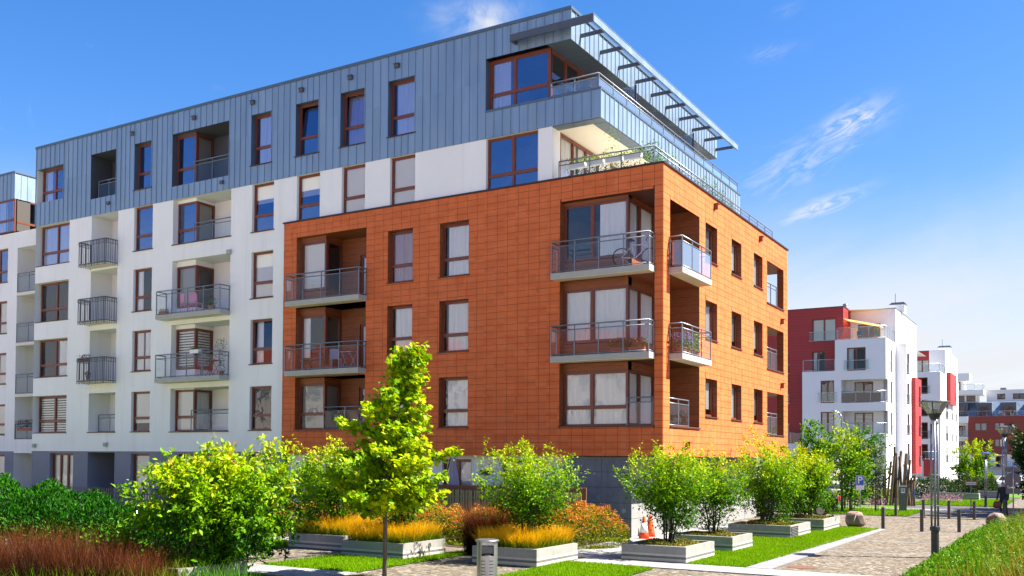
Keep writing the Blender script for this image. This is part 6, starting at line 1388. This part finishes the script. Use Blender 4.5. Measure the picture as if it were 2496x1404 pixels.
# timber pole sculpture
M['timber'] = wood_mat('weathered_timber', (.23, .16, .10), (.09, .06, .04), (8, 8, .8), .8); M['blue_paint'] = mat('blue_paint', (.10, .24, .55), .4)
o = thing('sculpture', 'cluster of weathered timber poles with blue painted facets', 'sculpture', (2.45, 32, 0))
for i in range(26):
    x = -1.35+2.5*i/25+random.uniform(-.06, .06); y = random.uniform(-.55, .55); k = math.exp(-((x-.15)/.8)**2); h = 1.1+2.6*k*random.uniform(.72, 1.08); ln = random.uniform(-.10, .10)
    mb = MB(); mb.box(x-.06, x+.06, y-.06, y+.06, 0, h, T=lambda a, b, c, ln=ln: (a+ln*c, b, c)); q = mb.obj('pole', M['timber'], o)
    if i % 3 == 1: s_ = random.uniform(.4, .9)*h*.7; mb = MB(); mb.add([(x-.05+ln*s_, y-.075, s_), (x+.07+ln*s_, y-.08, s_+.08), (x+.10+ln*s_, y-.09, s_+.55), (x-.01+ln*s_, y-.08, s_+.62)], [(0, 1, 2, 3)]); mb.add([(x-.05+ln*s_, y-.07, s_), (x+.07+ln*s_, y-.07, s_+.08), (x+.10+ln*s_, y-.07, s_+.55), (x-.01+ln*s_, y-.07, s_+.62)], [(3, 2, 1, 0)]); mb.obj('facet', M['blue_paint'], q)
for i in range(7):
    x = random.uniform(-1.2, .9); z = random.uniform(.5, 2.0); mb = MB(); mb.path([(x, -.5, z), (x+random.uniform(.25, .5), -.3, z+random.uniform(.4, .8))], .045, 5); mb.obj('brace', M['bark_dark'], o)
# boulders
import bmesh
def boulder(label, x, y, rx, ry, rz, m, seed, cut=None):
    r = np.random.default_rng(seed); bm = bmesh.new()
    for i in range(34):
        d = r.normal(size=3); d /= np.abs(d).max()**.55*np.linalg.norm(d)**.45; d *= r.uniform(.80, 1.0)
        px_, py_, pz_ = d*[rx, ry, rz]
        if cut: px_ = max(px_, -cut)
        bm.verts.new((px_, py_, max(pz_+rz*.72, -.06)))
    bmesh.ops.convex_hull(bm, input=bm.verts[:]); bmesh.ops.delete(bm, geom=[v for v in bm.verts if not v.link_faces], context='VERTS')
    bmesh.ops.bevel(bm, geom=bm.edges[:], offset=.03, segments=1, affect='EDGES')
    me = bpy.data.meshes.new('boulder'); bm.to_mesh(me); bm.free(); me.materials.append(m)
    o = link('boulder', me, None, label=label, category='boulder'); o.location = (x, y, 0)
M['rock'] = mat('pink_granite', (.27, .185, .14), .8, col2=(.12, .095, .08), scale=7, bump=.5, bscale=14)
boulder('split boulder with a pinkish rough face beside the farthest planter', 4.25, 10.5, .55, .46, .42, M['rock'], 11, cut=.30); boulder('rounded reddish boulder at the edge of the meadow bed', 9.35, 13.6, .46, .45, .40, M['rock'], 5)
# cars
def car(label, x, y, rz, col, first=None):
    o = thing('car', label, 'car', (x, y, 0), 'parked cars', rz); m = mat('car_paint', col, .25, spec=.6, metal=.1); bs(m).inputs['Coat Weight'].default_value = .6
    prof = [(-2.1, .35), (-2.15, .75), (-2.0, .95), (-1.3, 1.02), (-.75, 1.42), (.75, 1.48), (1.5, 1.40), (1.95, 1.0), (2.12, .85), (2.1, .35)]; W_ = .87; mb = MB(); n = len(prof)
    ins = [.0, .0, .02, .04, .16, .18, .16, .05, .02, .0]
    vs_ = [(x_, -W_+i_, z) for (x_, z), i_ in zip(prof, ins)]+[(x_, W_-i_, z) for (x_, z), i_ in zip(prof, ins)]
    mb.add(vs_, [tuple(range(n)), tuple(range(2*n-1, n-1, -1))]+[(i, n+i, n+i+1, i+1) for i in range(n-1)]+[(n-1, 2*n-1, n, 0)]); mb.obj('body', m, o)
    for s in (-1, 1):
        mb = MB(); yy = s*(W_-.085); mb.add([(-1.15, yy+s*.012, 1.05), (1.55, yy+s*.012, 1.05), (1.3, yy-s*.062, 1.36), (.72, yy-s*.075, 1.41), (-.70, yy-s*.06, 1.36)], [(0, 1, 2, 3, 4)]); mb.obj('side_window', M['door_dark'], o)
        for wx in (-1.3, 1.3):
            mb = MB(); mb.tub((wx, s*.72, .32), (wx, s*.885, .32), .32, n=18); w_ = mb.obj('wheel', M['sign_black'], o); mb = MB(); mb.tub((wx, s*.886, .32), (wx, s*.895, .32), .2, n=14); mb.obj('rim', M['steel'], w_)
        mb = MB(); mb.box(-2.16, -2.1, s*.62-.16, s*.62+.16, .70, .84); mb.obj('headlight', M['sign_white'], o); mb = MB(); mb.box(2.10, 2.14, s*.66-.12, s*.66+.12, .80, 1.0); mb.obj('tail_light', M['sign_red'], o)
    mb = MB(); mb.add([(-1.27, -.72, 1.05), (-1.27, .72, 1.05), (-.80, .66, 1.405), (-.80, -.66, 1.405)], [(0, 1, 2, 3)]); mb.obj('windscreen', M['door_dark'], o); mb = MB(); mb.add([(1.57, -.66, 1.37), (1.57, .66, 1.37), (1.93, .74, 1.05), (1.93, -.74, 1.05)], [(0, 1, 2, 3)]); mb.obj('rear_window', M['door_dark'], o)
car('white parked car half hidden by the far hedge', 7.1, 64.5, 1.2, (.75, .75, .75)); car('dark blue car cut off by the right border under the trees', 12.2, 24.6, .35, (.012, .022, .05))
car('red car parked in the shade past the grey wall', -2.6, 20.8, .1, (.30, .01, .012)); car('black car parked behind the louvre grille planter', .0, 17.6, .15, (.012, .012, .014))
# walking person under the dark trees
def person(x, y):
    o = thing('person', 'person in dark clothes carrying a brown bag under the trees', 'person', (x, y, 0), rz=.5)
    J = {'pel': (0, 0, .92, .15, .11), 'sp': (0, .01, 1.15, .145, .10), 'ch': (0, .02, 1.36, .175, .11), 'nk': (0, .03, 1.52, .055, .055), 'hd': (0, .04, 1.64, .085, .10), 'tp': (0, .04, 1.73, .06, .07),
         'lh': (-.09, 0, .88, .09, .09), 'lk': (-.10, .10, .48, .062, .062), 'la': (-.10, -.04, .09, .045, .045), 'lf': (-.10, .12, .04, .045, .03), 'rh': (.09, 0, .88, .09, .09), 'rk': (.10, -.02, .47, .062, .062), 'ra': (.10, -.26, .12, .045, .045), 'rf': (.10, -.14, .04, .045, .03),
         'ls': (-.19, .02, 1.40, .065, .065), 'le': (-.26, -.02, 1.12, .048, .048), 'lw': (-.27, .06, .88, .035, .035), 'lp': (-.27, .09, .80, .035, .025), 'rs': (.19, .02, 1.40, .065, .065), 're': (.26, .0, 1.12, .048, .048), 'rw': (.29, .08, .90, .035, .035), 'rp': (.29, .10, .82, .035, .025)}
    E_ = [('pel', 'sp'), ('sp', 'ch'), ('ch', 'nk'), ('nk', 'hd'), ('hd', 'tp'), ('pel', 'lh'), ('lh', 'lk'), ('lk', 'la'), ('la', 'lf'), ('pel', 'rh'), ('rh', 'rk'), ('rk', 'ra'), ('ra', 'rf'), ('ch', 'ls'), ('ls', 'le'), ('le', 'lw'), ('lw', 'lp'), ('ch', 'rs'), ('rs', 're'), ('re', 'rw'), ('rw', 'rp')]
    ks_ = list(J); me = bpy.data.meshes.new('body'); me.from_pydata([J[k][:3] for k in ks_], [(ks_.index(a), ks_.index(b)) for a, b in E_], [])
    b_ = link('body', me, o); m = mat('dark_clothes', (.02, .022, .035), .85, var=.3, scale=5); t = NT(m.node_tree)
    z = t.node('ShaderNodeSeparateXYZ', inp={0: t.node('ShaderNodeTexCoord').outputs['Object']}).outputs[2]; sk = t.math('GREATER_THAN', z, 1.50); hair = t.math('GREATER_THAN', z, 1.665)
    c = t.mix(sk, (.02, .022, .035), (.45, .27, .19)); c = t.mix(hair, c, (.03, .02, .015)); t.l.new(c, bs(m).inputs['Base Color']); me.materials.append(m)
    sk_ = b_.modifiers.new('Skin', 'SKIN'); sk_.use_smooth_shade = True
    for i, k in enumerate(ks_): me.skin_vertices[0].data[i].radius = J[k][3:5]; me.skin_vertices[0].data[i].use_root = (k == 'pel')
    ss = b_.modifiers.new('Subdivision', 'SUBSURF'); ss.levels = ss.render_levels = 2
    bg = thing('shoulder_bag', 'brown bag hanging from the walking person', 'bag', (x-.26, y-.16, .42)); mb = MB(); mb.lathe([(.02, 0), (.17, .02), (.20, .14), (.16, .32), (.05, .36)], n=12, ry=.5); mb.obj('bag_body', mat('brown_leather', (.16, .06, .035), .6), bg, smooth=True); mb = MB(); mb.path([(-.12, 0, .32), (-.06, 0, .46), (.06, 0, .46), (.12, 0, .32)], .012, 5); mb.obj('handle', M['bark_dark'], bg)
person(9.0, 23.1)

# ------------------------------------------------------------------ things on the balconies and terrace
M['pot'] = mat('terracotta_pot', (.36, .12, .06), .8, var=.2, scale=9); M['pot_white'] = mat('white_planter_box', (.75, .75, .74), .5)
def wheel(mb, c, r, th, spokes=12, e1=(1, 0, 0)):
    e1 = Vector(e1).normalized(); e2 = Vector((0, 0, 1)); c = Vector(c); mb.path([c+(e1*math.cos(a)+e2*math.sin(a))*r for a in np.linspace(0, 2*math.pi, 25)], th, 6)
o = thing('bicycle', 'bicycle leaning on the upper right balcony of the terracotta facade', 'bicycle', (-.95, -.16, FLOOR[3])); ang = .75; e1 = Vector((math.cos(ang), math.sin(ang)*.5, 0)).normalized()
at = lambda a, z: tuple(e1*a+Vector((0, 0, z)))
M['tyre'] = mat('tyre', (.02, .02, .025), .7); M['bike'] = mat('white_bike_frame', (.6, .58, .6), .3)
for a in (-.5, .5):
    mb = MB(); wheel(mb, at(a, .34), .32, .022, e1=e1); w_ = mb.obj('wheel', M['tyre'], o, smooth=True); mb = MB()
    for k in range(9): b = k*math.pi/4.5; mb.tub(at(a, .34), (Vector(at(a, .34))+(e1*math.cos(b)+Vector((0, 0, 1))*math.sin(b))*.31), .004, n=4)
    mb.obj('spokes', M['steel'], w_)
mb = MB()
for p, q in (((-.5, .34), (-.05, .30)), ((-.05, .30), (-.18, .85)), ((-.5, .34), (-.15, .76)), ((-.15, .76), (.36, .80)), ((-.05, .30), (.38, .70)), ((.34, .92), (.5, .34))): mb.tub(at(*p), at(*q), .018, n=6)
mb.obj('frame', M['bike'], o, smooth=True); mb = MB(); mb.path([at(-.32, .93), at(-.19, .95), at(-.05, .93)], [.05, .06, .025], 6); mb.obj('saddle', M['tyre'], o, smooth=True)
mb = MB(); v_ = Vector((-e1.y, e1.x, 0)); p = Vector(at(.34, .98)); mb.path([p-v_*.26+e1*.04, p, p+v_*.26+e1*.04], .014, 6); mb.tub(at(.34, .9), p, .015, n=6); mb.obj('handlebar', M['tyre'], o)
def potplant(label, x, y, z, r=.15, h=.3, n=160, m='leaf_green', fl=None, box=None, cat='plant', group=None, ph=.2):
    o = thing('potted_plant', label, cat, (x, y, z), group)
    mb = MB()
    if box: bw, bd = box; mb.box(-bw, bw, -bd, bd, 0, ph)
    else: mb.lathe([(r*.7, 0), (r, ph), (r*1.08, ph), (r*1.08, ph+.02), (.01, ph+.02)], n=12); bw = bd = r
    mb.obj('pot', M['pot_white' if box and fl == 'white' else 'pot'], o)
    P_ = np.c_[RNG.uniform(-1, 1, n)*bw*1.25, RNG.uniform(-1, 1, n)*bd*1.3, ph+h*RNG.uniform(0, 1, n)]; leaves('foliage', P_, .08, .04, M[m], o, RNG.uniform(.1, .95, n), np.tile([0, 0, .7], (n, 1)), up=.4)
    if fl and fl != 'white': k = n//2; P_ = np.c_[RNG.uniform(-1, 1, k)*bw*1.2, RNG.uniform(-1, 1, k)*bd*1.3, ph+h*RNG.uniform(.55, 1.05, k)]; leaves('blossom', P_, .055, .05, M[fl], o, RNG.uniform(0, 1, k), None, up=.6)
M['violet'] = leaf_mat('violet_flower', [(0, (.16, .06, .30)), (1, (.42, .25, .60))], .3); M['red_fl'] = leaf_mat('red_flower', [(0, (.30, .02, .05)), (.6, (.5, .12, .12)), (1, (.7, .5, .2))], .3); M['wine'] = leaf_mat('wine_flower', [(0, (.10, .01, .02)), (1, (.28, .03, .06))], .3)
z2, z3 = FLOOR[2], FLOOR[3]
potplant('terracotta flower box with mixed blooms on the lower corner balcony, left one', -1.55, -.30, z2, n=150, fl='red_fl', box=(.30, .09)); potplant('terracotta flower box with red blooms at the right end of the lower corner balcony', -.85, -.30, z2, n=150, fl='red_fl', box=(.30, .09))
potplant('violet lavender pot on the lower sunlit side balcony', .33, .85, z2, .2, .55, 260, 'leaf_silver', 'violet'); potplant('second violet flower pot on the lower sunlit side balcony', .33, 1.35, z2, .2, .5, 220, 'leaf_silver', 'violet'); potplant('leafy green pot plant on the lower sunlit side balcony', .33, 2.15, z2, .22, .6, 300, 'leaf_lime')
potplant('clay pot on the lower left terracotta balcony', -16.2, -.25, z2, .14, .25, 90); potplant('bushy pot by the folding table on the lower left terracotta balcony', -15.4, .15, z2, .17, .5, 200, 'leaf_green')
potplant('wine red trailing flowers on the lowest left wing railing', -39.9, 1.95, 4.2, n=300, fl='wine', box=(.75, .12), m='leaf_dark', h=.45, ph=.15)
potplant('dark trailing plant on the lowest iron balcony rail', -31.3, -.45, z2+1.05, n=140, m='leaf_dark', box=(.35, .1), h=.25, ph=.12); potplant('white pot on the floor of the lowest iron balcony', -31.2, -.3, z2+.12, .11, .2, 70, 'leaf_dark')
potplant('tall climbing plant on the lower white balcony', -21.75, -.1, z2, .16, 1.5, 260, 'leaf_green'); potplant('white trough on the rail of the lower white balcony', -23.1, -.42, z2+1.08, n=60, fl='white', box=(.28, .1), h=.08, ph=.17); potplant('green pots on the upper white balcony floor', -22.2, -.3, z3, .16, .4, 160, 'leaf_green'); potplant('red clay trough on the upper white balcony', -25.5, -.3, z3, n=60, box=(.25, .1), h=.08)
for i, (x, lab) in enumerate(((-3.6, 'leftmost white trough of yellow flowers hung on the roof terrace railing'), (-2.85, 'second white trough of yellow flowers on the roof terrace railing'), (-2.1, 'third white trough of yellow flowers on the roof terrace railing'), (-1.35, 'rightmost white trough of yellow flowers on the roof terrace railing'))):
    potplant(lab, x, .47, 13.62, n=130, fl='white', box=(.33, .09), m='leaf_lime', h=.2, ph=.17)
for x, lab in ((-3.3, 'low white trough on the terrace floor behind the railing, left'), (-1.9, 'low white trough on the terrace floor behind the railing, right')): potplant(lab, x, .62, 13.13, n=200, fl='white', box=(.6, .12), m='leaf_dark', h=.3, ph=.2)
potplant('dense bush in the corner of the roof terrace', -.75, .7, 13.13, .25, .85, 420, 'leaf_green'); potplant('small lemon tree on the roof terrace', -2.6, 1.3, 13.13, .22, 1.75, 170, 'leaf_lime', ph=.35)
for i, (y, h, m, lab) in enumerate(((1.5, .75, 'leaf_lime', 'yellow flowering plant near the sunlit terrace corner'), (2.6, .9, 'leaf_lime', 'tall yellow plant on the sunlit terrace edge'), (3.6, .7, 'leaf_silver', 'brown leaved plant on the sunlit terrace edge'), (6.2, .95, 'leaf_green', 'bushy green plant midway along the sunlit terrace'), (7.3, 1.05, 'leaf_green', 'tallest bushy plant midway along the sunlit terrace'), (8.3, .9, 'leaf_green', 'bushy plant after the tallest on the sunlit terrace'), (9.4, .75, 'leaf_lime', 'last yellow green plant on the sunlit terrace'))): potplant(lab, -.85, y, 13.13, .25, h, 330, m)
potplant('fern on the penthouse balcony near the corner', -3.2, .9, 15.7, .15, .9, 90, 'leaf_green')
potplant('palm like plant by the frosted divider on the penthouse balcony', -3.0, 4.6, 15.7, .2, 1.2, 160, 'leaf_lime'); potplant('green plant on the terrace of the far white block', -4.6, 66.6, 14.6, .3, 1.1, 160, 'leaf_green')
def chair(label, x, y, z, rz, m, group='balcony chairs'):
    o = thing('chair', label, 'chair', (x, y, z), group, rz)
    for sx in (-.2, .2):
        for sy in (-.2, .2): mb = MB(); mb.tub((sx, sy, 0), (sx*.95, sy*.95, .45 if sy < 0 else .85), .016, n=6); mb.obj('leg', m, o)
    mb = MB(); mb.box(-.22, .22, -.22, .22, .43, .46); mb.obj('seat', m, o); mb = MB(); mb.add([(-.2, .2, .5), (.2, .2, .5), (.2, .25, .9), (-.2, .25, .9), (-.2, .215, .5), (.2, .215, .5), (.2, .265, .9), (-.2, .265, .9)], [(0, 1, 2, 3), (7, 6, 5, 4), (0, 4, 5, 1), (1, 5, 6, 2), (2, 6, 7, 3), (3, 7, 4, 0)]); mb.obj('backrest', m, o)
M['pink'] = mat('pink_plastic', (.62, .22, .42), .5); M['wicker'] = mat('brown_wicker', (.12, .055, .035), .8, var=.4, scale=40)
chair('left pink chair on the upper white balcony', -24.0, -.2, z3, 2.9, M['pink']); chair('right pink chair on the upper white balcony', -23.4, -.15, z3, 3.3, M['pink']); chair('brown wicker chair on the lower white balcony', -22.7, -.15, z2, -.6, M['wicker'])
def folding_table(label, x, y, z, m):
    o = thing('folding_table', label, 'table', (x, y, z)); mb = MB(); mb.box(-.3, .3, -.25, .25, .70, .73); mb.obj('table_top', m, o)
    for sx in (-.22, .22): mb = MB(); mb.tub((sx, -.24, 0), (sx, .24, .7), .014, n=6); mb.tub((sx, .24, 0), (sx, -.24, .7), .014, n=6); mb.obj('cross_legs', m, o)
M['blue_metal'] = mat('blue_grey_metal', (.22, .32, .42), .4); folding_table('blue folding table on the lower left terracotta balcony', -14.1, -.05, z2, M['blue_metal']); folding_table('dark table on the lower white balcony', -22.15, -.2, z2, M['wicker'])
chair('folded blue chair on the lower left terracotta balcony', -14.8, -.1, z2, .9, M['blue_metal']); chair('dark chair on the far white terrace', -6.4, 67.2, 14.6, .4, M['dark_steel'])
